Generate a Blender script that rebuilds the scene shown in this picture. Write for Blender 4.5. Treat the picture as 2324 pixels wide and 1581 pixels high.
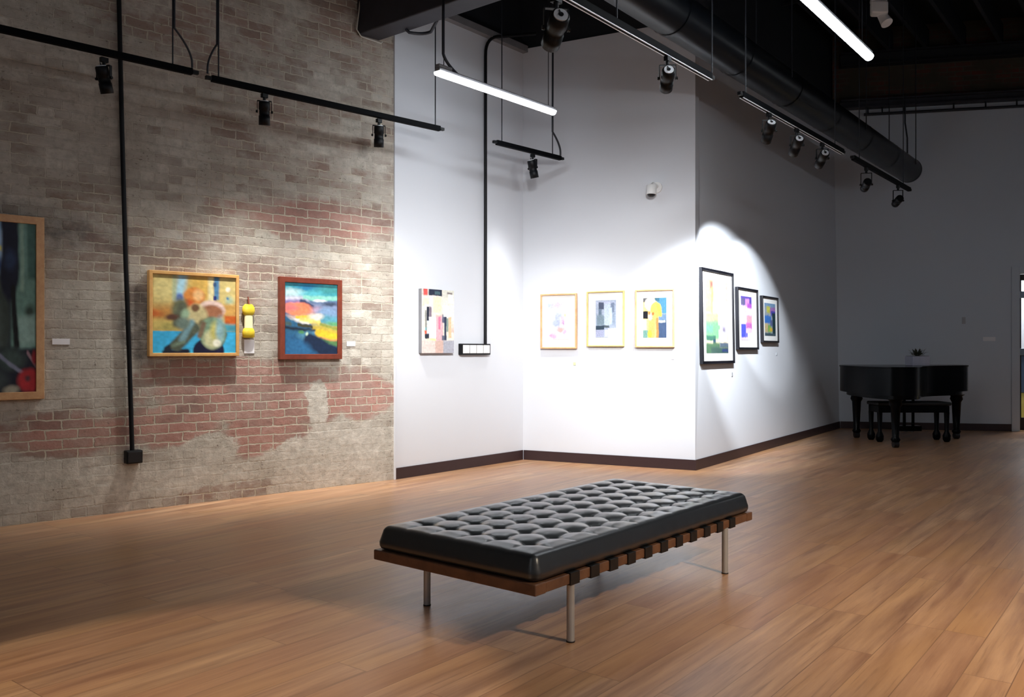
import bpy, bmesh, math, random
from mathutils import Vector, Matrix, noise
random.seed(7)
for o in list(bpy.data.objects): bpy.data.objects.remove(o)
sc = bpy.context.scene
COL = sc.collection
PI = math.pi
V = Vector

# ------------------------------------------------------------------ camera, world, exposure
FPX, W, H, HOR, EYE = 1950.0, 2324.0, 1581.0, 795.0, 1.20
cd = bpy.data.cameras.new('camera'); cam = bpy.data.objects.new('camera', cd); COL.objects.link(cam)
cd.sensor_fit = 'HORIZONTAL'; cd.sensor_width = 36.0; cd.lens = FPX/W*36.0
cd.shift_y = (HOR-H/2)/W
cd.clip_start = 0.05; cd.clip_end = 200
cam.location = (0, 0, EYE); cam.rotation_euler = (PI/2, 0, 0)
sc.camera = cam
wd = bpy.data.worlds.new('world'); sc.world = wd; wd.use_nodes = True
wd.node_tree.nodes['Background'].inputs[0].default_value = (0.5, 0.6, 0.8, 1)
wd.node_tree.nodes['Background'].inputs[1].default_value = 0.02
sc.view_settings.view_transform = 'Standard'
sc.view_settings.look = 'None'
sc.view_settings.exposure = 0.0
sc.view_settings.gamma = 1.0
sc.view_settings.use_curve_mapping = False
sc.cycles.max_bounces = 8; sc.cycles.diffuse_bounces = 5; sc.cycles.glossy_bounces = 4
sc.cycles.use_denoising = True
sc.cycles.sample_clamp_indirect = 6.0
sc.cycles.caustics_reflective = False; sc.cycles.caustics_refractive = False

TUBE = 35.0          # radiance of pendant diffusers
BEAM = 1.0           # overall scale of the track spots

def spot(name, loc, target, watts, angle, blend=0.5, col=(1, .96, .9), rad=.03, parent=None, wide=None):
    l = bpy.data.lights.new(name, 'SPOT'); l.energy = watts*BEAM; l.spot_size = math.radians(angle if not isinstance(angle, tuple) else 90)
    l.spot_blend = abs(blend); l.color = col; l.shadow_soft_size = rad
    if blend < 0:            # a reflector lamp: intensity falls off smoothly away from the axis
        sx_, sy_ = (angle if isinstance(angle, tuple) else (angle, angle)); l.spot_size = math.radians(150); l.spot_blend = .5
        l.use_nodes = True; nt = l.node_tree; em = nt.nodes['Emission']
        geo = nt.nodes.new('ShaderNodeNewGeometry')
        zz = (V(loc)-V(target)).normalized(); xx = V(wide) if wide is not None else V((0, 0, 1)).cross(zz)
        xx = (xx-zz*xx.dot(zz)).normalized(); axes = (xx, zz.cross(xx), zz)
        def dot_(k):
            n = nt.nodes.new('ShaderNodeVectorMath'); n.operation = 'DOT_PRODUCT'; nt.links.new(geo.outputs['Incoming'], n.inputs[0]); n.inputs[1].default_value = axes[k]; return n.outputs['Value']
        lx_, ly_, lz_ = dot_(0), dot_(1), dot_(2)
        def m_(op, a, b=0.0):
            n = nt.nodes.new('ShaderNodeMath'); n.operation = op
            for i, v in enumerate((a, b)):
                if isinstance(v, (int, float)): n.inputs[i].default_value = v
                else: nt.links.new(v, n.inputs[i])
            return n.outputs[0]
        z2 = m_('MAXIMUM', m_('MULTIPLY', lz_, lz_), .01)
        qx = m_('MULTIPLY', m_('MULTIPLY', lx_, lx_), .5/math.tan(math.radians(sx_))**2)
        qy = m_('MULTIPLY', m_('MULTIPLY', ly_, ly_), .5/math.tan(math.radians(sy_))**2)
        nt.links.new(m_('EXPONENT', m_('MULTIPLY', m_('DIVIDE', m_('ADD', qx, qy), z2), -1.0)), em.inputs['Strength'])
    o = bpy.data.objects.new(name, l); COL.objects.link(o)
    o.rotation_euler = (V(target)-V(loc)).to_track_quat('-Z', 'Y').to_euler()
    if parent: o.parent = parent; o.location = V(loc)-parent.location
    else: o.location = loc
    return o

# ------------------------------------------------------------------ projection helpers (surveying the room from the picture)
def lin(c):
    return tuple(((v/255)/12.92 if v/255 <= .04045 else ((v/255+.055)/1.055)**2.4) for v in c)
def at_floor(px, py): k = EYE/(py-HOR); return V(((px-W/2)*k, FPX*k, 0))
def at_height(px, py, h): k = (h-EYE)/(HOR-py); return V(((px-W/2)*k, FPX*k, h))
def at_depth(px, py, y): return V(((px-W/2)/FPX*y, y, EYE+(HOR-py)/FPX*y))

DUCT = V((.614, .789, 0)).normalized()       # long direction of the hall
CROSS = V((.789, -.614, 0)).normalized()

# ------------------------------------------------------------------ node helpers
def mat(name):
    m = bpy.data.materials.new(name); m.use_nodes = True
    nt = m.node_tree; b = nt.nodes['Principled BSDF']
    return m, nt, b
def nd(nt, t, ins=None, **props):
    n = nt.nodes.new(t)
    for k, v in props.items(): setattr(n, k, v)
    for k, v in (ins or {}).items():
        if hasattr(v, 'links') or isinstance(v, bpy.types.NodeSocket): nt.links.new(v, n.inputs[k])
        else: n.inputs[k].default_value = v
    return n
def mth(nt, op, a, b=0.0, c=None, clamp=False):
    ins = {0: a, 1: b}
    if c is not None: ins[2] = c
    n = nd(nt, 'ShaderNodeMath', ins, operation=op, use_clamp=clamp); return n.outputs[0]
def mixc(nt, f, a, b, mode='MIX'):
    n = nt.nodes.new('ShaderNodeMix'); n.data_type = 'RGBA'; n.blend_type = mode
    for i, v in ((0, f), (6, a), (7, b)):
        if isinstance(v, bpy.types.NodeSocket): nt.links.new(v, n.inputs[i])
        elif i and len(v) == 3: n.inputs[i].default_value = (*v, 1)
        else: n.inputs[i].default_value = v
    return n.outputs[2]
def ramp(nt, f, stops):
    n = nt.nodes.new('ShaderNodeValToRGB'); nt.links.new(f, n.inputs[0])
    e = n.color_ramp.elements
    while len(e) < len(stops): e.new(.5)
    for i, (p, c) in enumerate(stops):
        e[i].position = p; e[i].color = (c, c, c, 1) if isinstance(c, (int, float)) else (*c, 1)
    return n.outputs[0]
def noi(nt, vec, scale, detail=3, rough=.55, out=0):
    n = nd(nt, 'ShaderNodeTexNoise', {'Vector': vec, 'Scale': scale, 'Detail': detail, 'Roughness': rough}); return n.outputs[out]
def simple(name, rgb, rough=.6, metal=0.0, var=.08, scale=12.0, bump=0.0, spec=None):
    m, nt, b = mat(name)
    tc = nd(nt, 'ShaderNodeTexCoord').outputs['Object']
    n = noi(nt, tc, scale)
    c = lin(rgb)
    lo = tuple(x*(1-var*2) for x in c); hi = tuple(min(1, x*(1+var*2)) for x in c)
    nt.links.new(mixc(nt, n, lo, hi), b.inputs['Base Color'])
    b.inputs['Roughness'].default_value = rough; b.inputs['Metallic'].default_value = metal
    if spec is not None: b.inputs['Specular IOR Level'].default_value = spec
    if bump:
        bp = nd(nt, 'ShaderNodeBump', {'Height': n, 'Strength': bump, 'Distance': .01}); nt.links.new(bp.outputs[0], b.inputs['Normal'])
    return m

M = {}
M['white_wall'] = simple('white_paint', (210, 214, 221), .75, var=.01, scale=1.2, bump=.02)
M['back_wall'] = simple('grey_white_paint', (200, 208, 218), .75, var=.015, scale=1.0)
M['black_paint'] = simple('black_ceiling_paint', (24, 27, 34), .7, var=.15, scale=3)
M['black_metal'] = simple('black_metal', (6, 8, 12), .5, var=.05, spec=.25)
M['beam_paint'] = simple('dark_beam_paint', (48, 48, 56), .6, var=.25, scale=4, bump=.2)
M['baseboard'] = simple('dark_brown_baseboard', (52, 36, 38), .45, var=.08)
M['chrome'] = simple('brushed_steel', (186, 188, 190), .38, .55, var=.03)
M['rail'] = simple('matt_black_rail', (4, 5, 8), .7, var=.02, spec=.08)
M['grey_plate'] = simple('light_grey_plate', (225, 228, 234), .4, .2)
M['white_plastic'] = simple('white_plastic', (228, 228, 228), .4, var=.02)
M['paper'] = simple('white_card', (236, 236, 240), .8, var=.01)
M['mat_board'] = simple('white_mat_board', (240, 240, 238), .85, var=.01)
M['dark_plastic'] = simple('dark_plastic', (20, 20, 24), .35)
M['piano_black'] = simple('black_lacquer', (4, 6, 9), .2, var=.05, spec=.1)
M['duct_metal'] = simple('dark_duct_paint', (11, 15, 20), .34, 0, var=.15, scale=5, spec=.3)
M['rod'] = simple('black_rod', (30, 33, 42), .5)
M['cable_white'] = simple('pale_cable', (190, 188, 178), .6)
M['strap'] = simple('black_leather_strap', (10, 12, 15), .45)
M['grey_metal'] = simple('grey_angle_trim', (120, 120, 124), .55, var=.1)
M['leaf'] = simple('dark_leaf', (52, 54, 40), .6, var=.3, scale=30)
M['box_grey'] = simple('pale_planter', (176, 176, 192), .6)
M['yellow_glaze'] = simple('yellow_glaze', (236, 206, 60), .3, var=.12, scale=25)
M['cream_glaze'] = simple('cream_glaze', (250, 244, 196), .3, var=.05)
M['blue_panel'] = simple('blue_painted_panel', (34, 54, 84), .6)
M['ochre_floor'] = simple('ochre_floor', (176, 160, 84), .6)
M['door_dark'] = simple('dark_door_stile', (44, 34, 32), .5)
M['brass'] = simple('steel_bar', (150, 165, 180), .35, .6)

def wood(name, rgb, rgb2, scale=18, rough=.45, axis=0):
    m, nt, b = mat(name)
    tc = nd(nt, 'ShaderNodeTexCoord').outputs['Object']
    sc_ = [1.5, 1.5, 1.5]; 
    mp = nd(nt, 'ShaderNodeMapping', {'Vector': tc, 'Scale': (9, 9, 9)}).outputs[0]
    n = noi(nt, mp, 1.6, 4, .65)
    nt.links.new(mixc(nt, ramp(nt, n, [(.3, 0), (.7, 1)]), lin(rgb), lin(rgb2)), b.inputs['Base Color'])
    b.inputs['Roughness'].default_value = rough
    return m
M['oak'] = wood('pale_oak_frame', (192, 142, 98), (214, 170, 122))
M['honey'] = wood('honey_wood_frame', (206, 152, 88), (222, 176, 108))
M['maple'] = wood('light_maple_frame', (200, 150, 104), (224, 182, 132))
M['gold'] = wood('pale_gold_frame', (208, 176, 104), (228, 200, 130))
M['mahogany'] = wood('mahogany_frame', (98, 40, 26), (128, 58, 38))
M['black_frame'] = simple('black_wood_frame', (18, 18, 24), .35)
M['walnut'] = wood('walnut_rail', (88, 58, 42), (118, 82, 58), rough=.45)

# leather
m, nt, b = mat('black_leather'); M['leather'] = m
tc = nd(nt, 'ShaderNodeTexCoord').outputs['Object']
n = noi(nt, tc, 60, 3)
nt.links.new(mixc(nt, n, lin((13, 17, 22)), lin((24, 31, 38))), b.inputs['Base Color'])
b.inputs['Roughness'].default_value = .42; b.inputs['Specular IOR Level'].default_value = .5; b.inputs['Coat Weight'].default_value = .9; b.inputs['Coat Roughness'].default_value = .30
bp = nd(nt, 'ShaderNodeBump', {'Height': n, 'Strength': .12, 'Distance': .004}); nt.links.new(bp.outputs[0], b.inputs['Normal'])

# glazing on the framed prints
m, nt, b = mat('picture_glass'); M['glass'] = m
tr = nd(nt, 'ShaderNodeBsdfTransparent'); gl = nd(nt, 'ShaderNodeBsdfGlossy', {'Roughness': .05})
mx = nd(nt, 'ShaderNodeMixShader', {0: .05, 1: tr.outputs[0], 2: gl.outputs[0]})
nt.links.new(mx.outputs[0], nt.nodes['Material Output'].inputs[0])

# emission for lit diffusers
m, nt, b = mat('lit_diffuser'); M['lit'] = m
e = nd(nt, 'ShaderNodeEmission', {'Color': (.90, .95, 1, 1), 'Strength': TUBE})
nt.links.new(e.outputs[0], nt.nodes['Material Output'].inputs[0])

# painted canvas: colours stored in the mesh
m, nt, b = mat('painted_surface'); M['art'] = m
a = nd(nt, 'ShaderNodeVertexColor', layer_name='Col')
tc = nd(nt, 'ShaderNodeTexCoord').outputs['Object']
n = noi(nt, tc, 90, 2)
nt.links.new(mixc(nt, .12, a.outputs[0], mixc(nt, n, (.02, .02, .02), (.98, .98, .98)), 'OVERLAY'), b.inputs['Base Color'])
b.inputs['Roughness'].default_value = .55; b.inputs['Specular IOR Level'].default_value = .3

# plank floor
m, nt, b = mat('oak_plank_floor'); M['floor'] = m
tc = nd(nt, 'ShaderNodeTexCoord').outputs['Object']
bk = nd(nt, 'ShaderNodeTexBrick', {'Vector': tc, 'Color1': (0, 0, 0, 1), 'Color2': (1, 1, 1, 1), 'Mortar': (.5, .5, .5, 1),
        'Scale': 1.0, 'Mortar Size': .0022, 'Mortar Smooth': .3, 'Bias': 0.0, 'Brick Width': 1.35, 'Row Height': .16})
bk.offset = .37; bk.offset_frequency = 3; bk.squash = 1
rnd = bk.outputs[0]
off = nd(nt, 'ShaderNodeVectorMath', {0: tc, 1: nd(nt, 'ShaderNodeCombineXYZ', {0: mth(nt, 'MULTIPLY', rnd, 37.0), 1: mth(nt, 'MULTIPLY', rnd, 11.0)}).outputs[0]}, operation='ADD').outputs[0]
s1 = noi(nt, nd(nt, 'ShaderNodeMapping', {'Vector': off, 'Scale': (.55, 7, 1)}).outputs[0], 2.0, 5, .62)
s2 = noi(nt, nd(nt, 'ShaderNodeMapping', {'Vector': off, 'Scale': (.8, 26, 1)}).outputs[0], 2.6, 4, .6)
s3 = noi(nt, nd(nt, 'ShaderNodeMapping', {'Vector': off, 'Scale': (.8, 2.5, 1)}).outputs[0], 1.3, 2, .5)
c1 = mixc(nt, ramp(nt, s1, [(.30, 0), (.68, 1)]), lin((136, 100, 78)), lin((204, 163, 126)))
c2 = mixc(nt, ramp(nt, rnd, [(0, 0), (1, 1)]), c1, mixc(nt, .5, c1, lin((166, 114, 82))))
c3 = mixc(nt, ramp(nt, s3, [(.45, 0), (.75, .55)]), c2, lin((186, 140, 92)))
c4 = mixc(nt, ramp(nt, s2, [(.57, 0), (.72, .42)]), c3, lin((92, 62, 46)))
c5 = mixc(nt, mth(nt, 'MULTIPLY', bk.outputs['Fac'], .45), c4, lin((70, 44, 32)))
nt.links.new(c5, b.inputs['Base Color'])
nt.links.new(mth(nt, 'MULTIPLY_ADD', s1, .12, .27), b.inputs['Roughness'])
b.inputs['Specular IOR Level'].default_value = .45
bp = nd(nt, 'ShaderNodeBump', {'Height': mth(nt, 'SUBTRACT', mth(nt, 'MULTIPLY', s2, .3), bk.outputs['Fac']), 'Strength': .08, 'Distance': .003})
nt.links.new(bp.outputs[0], b.inputs['Normal'])

# ------------------------------------------------------------------ object helpers
def meta(o, label=None, cat=None, group=None, kind=None):
    if label: o['label'] = label
    if cat: o['category'] = cat
    if group: o['group'] = group
    if kind: o['kind'] = kind
    return o
def thing(name, label, cat, loc, group=None):
    o = bpy.data.objects.new(name, None); COL.objects.link(o); o.location = loc; o.empty_display_size = .1
    return meta(o, label, cat, group)
class MB:
    """collects shapes in world coordinates, then links them as one mesh"""
    def __init__(s): s.v = []; s.f = []; s.smooth = []
    def add(s, vs, fs, sm=False):
        k = len(s.v); s.v += [V(q) for q in vs]; s.f += [tuple(i+k for i in f) for f in fs]; s.smooth += [sm]*len(fs); return s
    def box(s, c, sx, sy, sz, ax=V((1, 0, 0)), az=V((0, 0, 1))):
        ax = V(ax).normalized(); az = V(az).normalized(); ay = az.cross(ax); c = V(c)
        vs = [c+ax*(i*sx/2)+ay*(j*sy/2)+az*(k*sz/2) for i in (-1, 1) for j in (-1, 1) for k in (-1, 1)]
        return s.add(vs, [(0, 1, 3, 2), (4, 6, 7, 5), (0, 4, 5, 1), (2, 3, 7, 6), (0, 2, 6, 4), (1, 5, 7, 3)])
    def bar(s, a, b, w, h, up=V((0, 0, 1))):
        a, b = V(a), V(b); d = (b-a); L = d.length; d.normalize()
        side = V(up).cross(d); 
        if side.length < 1e-4: side = V((1, 0, 0))
        side.normalize(); u = d.cross(side)
        return s.box((a+b)/2, L, w, h, d, u)
    def tube(s, pts, r, n=10, cap=True, radii=None):
        pts = [V(p) for p in pts]; rings = []; prev = None
        for i, p in enumerate(pts):
            t = (pts[min(i+1, len(pts)-1)]-pts[max(i-1, 0)]).normalized()
            if prev is None:
                a = t.orthogonal().normalized()
            else:
                a = (prev-t*prev.dot(t)).normalized()
            prev = a; bb = t.cross(a); rr = radii[i] if radii else r
            rings.append([p+(a*math.cos(2*PI*k/n)+bb*math.sin(2*PI*k/n))*rr for k in range(n)])
        vs = [q for r_ in rings for q in r_]; fs = []
        for i in range(len(rings)-1):
            for k in range(n):
                fs.append((i*n+k, i*n+(k+1) % n, (i+1)*n+(k+1) % n, (i+1)*n+k))
        s.add(vs, fs, True)
        if cap:
            s.add(rings[0], [tuple(reversed(range(n)))]); s.add(rings[-1], [tuple(range(n))])
        return s
    def prism(s, poly, z0, z1):
        n = len(poly); vs = [V((p[0], p[1], z0)) for p in poly]+[V((p[0], p[1], z1)) for p in poly]
        fs = [(i, (i+1) % n, n+(i+1) % n, n+i) for i in range(n)]+[tuple(reversed(range(n))), tuple(range(n, 2*n))]
        return s.add(vs, fs)
    def smooth_prism(s, poly, z0, z1):
        n = len(poly); vs = [V((p[0], p[1], z0)) for p in poly]+[V((p[0], p[1], z1)) for p in poly]
        s.add(vs, [(i, i+1, n+i+1, n+i) for i in range(n-1)], True); s.add([vs[n-1], vs[0], vs[n], vs[2*n-1]], [(0, 1, 2, 3)])
        s.add(vs[:n], [tuple(reversed(range(n)))]); return s.add(vs[n:], [tuple(range(n))])
    def quadprism(s, q0, q1):
        n = len(q0); fs = [(i, (i+1) % n, n+(i+1) % n, n+i) for i in range(n)]+[tuple(reversed(range(n))), tuple(range(n, 2*n))]
        return s.add(list(q0)+list(q1), fs)
    def build(s, name, material, parent=None, bevel=0, seg=2, loc=None, rot=None, fix=True):
        base = V(parent.matrix_world.translation) if parent is not None else (V(loc) if loc is not None else V((0, 0, 0)))
        if parent is not None: base = world_loc(parent)
        me = bpy.data.meshes.new(name)
        me.from_pydata([tuple(v-base) for v in s.v], [], s.f); me.update()
        if fix:
            bm = bmesh.new(); bm.from_mesh(me); bmesh.ops.recalc_face_normals(bm, faces=bm.faces); bm.to_mesh(me); bm.free()
        for p, sm in zip(me.polygons, s.smooth): p.use_smooth = sm
        me.materials.append(material)
        o = bpy.data.objects.new(name, me); COL.objects.link(o)
        if parent is not None: o.parent = parent
        else: o.location = base
        if bevel:
            md = o.modifiers.new('bevel', 'BEVEL'); md.width = bevel; md.segments = seg; md.limit_method = 'ANGLE'
        return o
def world_loc(o):
    p = V(o.location)
    while o.parent: o = o.parent; p += V(o.location)
    return p
def arc(a, c, b, n=8):
    a, b, c = V(a), V(b), V(c)
    return [a*(1-t)**2+c*2*t*(1-t)+b*t*t for t in [i/n for i in range(n+1)]]

# ------------------------------------------------------------------ wall frames
class Wall:
    def __init__(s, o, e, flip=False, shear=V((0, 0, 0))):
        s.o = V(o); s.d = (V(e)-V(o)); s.L = s.d.length; s.d.normalize(); s.sh = V(shear)
        s.n = V((s.d.y, -s.d.x, 0));
        if s.n.dot(-s.o) < 0: s.n = -s.n
    def pt(s, u, out, h): return s.o+s.d*u+s.n*out+V((0, 0, h))+s.sh*h
    def hit(s, px, py, out=0.0):
        # the point of the plane (standing `out` off the wall) seen at a pixel
        r = V(((px-W/2)/FPX, 1.0, (HOR-py)/FPX)); c = V((0, 0, EYE))
        N = s.d.cross(V((s.sh.x, s.sh.y, 1.0))).normalized()
        t = (s.pt(0, out, 0)-c).dot(N)/r.dot(N); p = c+r*t
        h = p.z; u = (p-s.pt(0, out, 0)-s.sh*h-V((0, 0, h))).dot(s.d)
        return u, h
    def at(s, px, py, out=0.0): u, h = s.hit(px, py, out); return s.pt(u, out, h)
    def slab(s, mb, u0, u1, h0, h1, o0, o1):
        q = [(u0, h0), (u1, h0), (u1, h1), (u0, h1)]
        return mb.quadprism([s.pt(u, o0, h) for u, h in q], [s.pt(u, o1, h) for u, h in q])

pA, pB, pC, pD = at_floor(896, 1087.5), at_floor(1187, 1042), at_floor(1578, 1067), at_floor(1905, 971)
pE = at_floor(2296, 978)
pZ = at_floor(0, 1195)
bd = (pA-pZ).normalized()
BR = Wall(pZ-bd*8.0, pA)                      # brick wall, u grows to the right
W1 = Wall(pA, pB); W2 = Wall(pB, pC)
d2 = (pC-pB).normalized()
W3 = Wall(pC, pD, shear=-d2*.0165)
WB = Wall(pD, pD+(pE-pD).normalized()*7.5)
TOP = 4.52; CEIL = 6.15
uDoor = WB.hit(2312, 800)[0]; uE = WB.hit(2296, 900)[0]; dDoorH = WB.hit(2312, 620)[1]

# ------------------------------------------------------------------ setting
fl = MB()
rw0 = V((2.6, 0, 0))
rearL = V(BR.o)
# right wall line and rear wall intersection
def isect(p, d, q, e):
    den = d.x*e.y-d.y*e.x; t = ((q.x-p.x)*e.y-(q.y-p.y)*e.x)/den; return p+d*t
pR = isect(rw0, DUCT, rearL, CROSS); pBR = isect(rw0, DUCT, WB.o, WB.d)
ang = math.atan2(DUCT.y, DUCT.x)
me = bpy.data.meshes.new('floor')
me.from_pydata([(-12, -12, 0), (18, -12, 0), (18, 12, 0), (-12, 12, 0), (-12, -12, -.1), (18, -12, -.1), (18, 12, -.1), (-12, 12, -.1)], [],
               [(0, 1, 2, 3), (7, 6, 5, 4), (0, 4, 5, 1), (1, 5, 6, 2), (2, 6, 7, 3), (3, 7, 4, 0)])
me.materials.append(M['floor'])
floor = bpy.data.objects.new('floor', me); COL.objects.link(floor); floor.rotation_euler = (0, 0, ang); meta(floor, kind='structure')

# brick wall material (wall-local coordinates: x along the wall, z up)
def brick_mat():
    m, nt, b = mat('old_brick_and_plaster')
    tc = nd(nt, 'ShaderNodeTexCoord').outputs['Object']
    sp = nd(nt, 'ShaderNodeSeparateXYZ', {0: tc})
    wob = noi(nt, tc, 3.0, 2, .5, out=1)
    vec0 = nd(nt, 'ShaderNodeCombineXYZ', {0: sp.outputs[0], 1: sp.outputs[2]}).outputs[0]
    w = nd(nt, 'ShaderNodeVectorMath', {0: wob, 1: (-.5, -.5, -.5)}, operation='ADD').outputs[0]
    w = nd(nt, 'ShaderNodeVectorMath', {0: w, 'Scale': .022}, operation='SCALE').outputs[0]
    wf = nd(nt, 'ShaderNodeVectorMath', {0: noi(nt, tc, 19.0, 3, .6, out=1), 1: (-.5, -.5, -.5)}, operation='ADD').outputs[0]
    w = nd(nt, 'ShaderNodeVectorMath', {0: w, 1: nd(nt, 'ShaderNodeVectorMath', {0: wf, 'Scale': .024}, operation='SCALE').outputs[0]}, operation='ADD').outputs[0]
    vec = nd(nt, 'ShaderNodeVectorMath', {0: vec0, 1: w}, operation='ADD').outputs[0]
    def brick(w_, ms):
        n = nd(nt, 'ShaderNodeTexBrick', {'Vector': vec, 'Color1': (0, 0, 0, 1), 'Color2': (1, 1, 1, 1), 'Mortar': (.5, .5, .5, 1), 'Scale': 1.0,
               'Mortar Size': ms, 'Mortar Smooth': .35, 'Bias': 0.0, 'Brick Width': w_, 'Row Height': .071})
        n.offset = .5; n.offset_frequency = 2; n.squash = .5; n.squash_frequency = 5
        return n
    bk = brick(.215, .0065)
    rnd, mort = bk.outputs[0], bk.outputs['Fac']
    n_big = noi(nt, vec0, .9, 3, .6); n_mid = noi(nt, vec0, 3.2, 5, .68); n_fine = noi(nt, vec0, 16, 5, .7); n_vf = noi(nt, vec0, 60, 3, .6)
    n_hor = noi(nt, nd(nt, 'ShaderNodeMapping', {'Vector': vec0, 'Scale': (.8, 3.2, 1)}).outputs[0], 2.2, 4, .65)
    # soft elliptical patch: where plaster has come off
    def patch(u, h, ru, rh, e0=.55, e1=1.25):
        s = nd(nt, 'ShaderNodeVectorMath', {0: vec0, 1: (-u, -h, 0)}, operation='ADD').outputs[0]
        s = nd(nt, 'ShaderNodeVectorMath', {0: s, 1: (1/ru, 1/rh, 1)}, operation='MULTIPLY').outputs[0]
        L = nd(nt, 'ShaderNodeVectorMath', {0: s}, operation='LENGTH').outputs['Value']
        L = mth(nt, 'ADD', L, mth(nt, 'MULTIPLY_ADD', n_mid, 1.5, -.75))
        return nd(nt, 'ShaderNodeMapRange', {0: L, 1: e0, 2: e1, 3: 1.0, 4: 0.0}).outputs[0]
    def pp(px, py, rx, ry, e0=.75, e1=1.1):
        u, h = BR.hit(px, py); u2, _ = BR.hit(px+rx, py); _, h2 = BR.hit(px, py-ry)
        return patch(u, h, abs(u2-u), abs(h2-h), e0, e1)
    def mx(*a):
        r = a[0]
        for q in a[1:]: r = mth(nt, 'MAXIMUM', r, q)
        return r
    red = mx(pp(600, 900, 250, 75), pp(600, 985, 110, 58), pp(400, 960, 130, 60), pp(830, 900, 75, 60), pp(720, 500, 180, 45, .5, 1.3),
             pp(180, 985, 170, 50, .6, 1.2), pp(520, 850, 200, 40))
    redsoft = mx(pp(450, 60, 320, 110, .3, 1.5), pp(700, 330, 240, 140, .3, 1.5), pp(190, 540, 120, 110, .3, 1.4), pp(420, 545, 170, 60, .3, 1.4),
                 pp(600, 640, 300, 90, .3, 1.4), pp(800, 60, 120, 120, .3, 1.4), pp(500, 1110, 130, 28, .6, 1.2))
    smooth = mx(pp(760, 1040, 170, 70, .7, 1.05), pp(480, 1015, 70, 42, .7, 1.05), pp(330, 1090, 260, 40, .7, 1.1), pp(720, 910, 26, 60, .7, 1.1),
                pp(60, 1100, 160, 60, .7, 1.1), pp(850, 1010, 60, 60, .7, 1.1))
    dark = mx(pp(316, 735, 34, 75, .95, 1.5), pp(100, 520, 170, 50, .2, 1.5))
    # per-brick threshold: how far each brick shows through the wash
    thr = mth(nt, 'ADD', mth(nt, 'MULTIPLY', rnd, .42), mth(nt, 'MULTIPLY', n_fine, .85))
    show_base = mth(nt, 'ADD', mth(nt, 'MULTIPLY_ADD', n_big, 1.1, -.55), mth(nt, 'MULTIPLY_ADD', n_hor, .9, -.45))
    expo = mth(nt, 'ADD', mth(nt, 'ADD', mth(nt, 'MULTIPLY', red, .85), mth(nt, 'MULTIPLY', redsoft, .34)), show_base)
    expo = mth(nt, 'SUBTRACT', expo, mth(nt, 'MULTIPLY', smooth, 1.2))
    show = mth(nt, 'ADD', expo, mth(nt, 'SUBTRACT', thr, .68))
    show = nd(nt, 'ShaderNodeMapRange', {0: show, 1: -.10, 2: .30}).outputs[0]
    cov = ramp(nt, noi(nt, nd(nt, 'ShaderNodeMapping', {'Vector': vec0, 'Scale': (1, 1.5, 1)}).outputs[0], 2.6, 9, .66), [(.44, 0), (.60, 1)])
    cov = mth(nt, 'MULTIPLY', cov, mth(nt, 'SUBTRACT', 1.0, mth(nt, 'MULTIPLY', red, .72)))
    bare = mth(nt, 'SUBTRACT', 1.0, mth(nt, 'MULTIPLY', cov, .85))
    show = mth(nt, 'MULTIPLY', show, bare)
    # colours
    brick_c = mixc(nt, rnd, lin((158, 100, 90)), lin((112, 78, 72)))
    brick_c = mixc(nt, ramp(nt, n_mid, [(.35, 0), (.7, 1)]), brick_c, lin((182, 126, 114)))
    brick_dull = mixc(nt, rnd, lin((142, 126, 114)), lin((124, 110, 100)))
    brick_c = mixc(nt, mth(nt, 'MINIMUM', mth(nt, 'ADD', red, mth(nt, 'MULTIPLY', redsoft, .3)), 1.0), brick_dull, brick_c)
    pl = mixc(nt, ramp(nt, n_fine, [(.3, 0), (.7, 1)]), lin((170, 165, 156)), lin((216, 211, 200)))
    pl = mixc(nt, ramp(nt, n_mid, [(.4, 0), (.75, .6)]), pl, lin((152, 146, 132)))
    wash = mixc(nt, mth(nt, 'MULTIPLY', rnd, .30), pl, lin((150, 138, 126)))
    wash = mixc(nt, mth(nt, 'MULTIPLY', mth(nt, 'SUBTRACT', 1.0, smooth), mth(nt, 'MULTIPLY', mth(nt, 'MULTIPLY', mort, .22), bare)), wash, lin((192, 187, 174)))
    base = mixc(nt, smooth, wash, pl)
    mortar_c = mixc(nt, n_fine, lin((176, 164, 146)), lin((206, 196, 176)))
    brick_full = mixc(nt, mort, brick_c, mortar_c)
    c = mixc(nt, mth(nt, 'MULTIPLY', show, .80), base, brick_full)
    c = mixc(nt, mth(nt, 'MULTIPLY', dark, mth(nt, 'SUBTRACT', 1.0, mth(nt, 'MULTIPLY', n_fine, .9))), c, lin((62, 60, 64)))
    spots = mth(nt, 'MULTIPLY', ramp(nt, noi(nt, nd(nt, 'ShaderNodeMapping', {'Vector': vec0, 'Scale': (1, 1.7, 1)}).outputs[0], 34, 3, .6), [(.60, 0), (.68, .75)]), ramp(nt, n_mid, [(.42, 0), (.62, 1)]))
    c = mixc(nt, spots, c, lin((96, 84, 78)))
    nt.links.new(c, b.inputs['Base Color'])
    b.inputs['Roughness'].default_value = .92; b.inputs['Specular IOR Level'].default_value = .15
    hgt = mth(nt, 'SUBTRACT', mth(nt, 'ADD', mth(nt, 'MULTIPLY', n_fine, .7), mth(nt, 'MULTIPLY', rnd, .35)),
              mth(nt, 'MULTIPLY', mort, mth(nt, 'MULTIPLY', bare, mth(nt, 'SUBTRACT', .8, mth(nt, 'MULTIPLY', smooth, .8)))))
    bp = nd(nt, 'ShaderNodeBump', {'Height': hgt, 'Strength': .75, 'Distance': .012}); nt.links.new(bp.outputs[0], b.inputs['Normal'])
    return m
M['brick'] = brick_mat()

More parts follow.
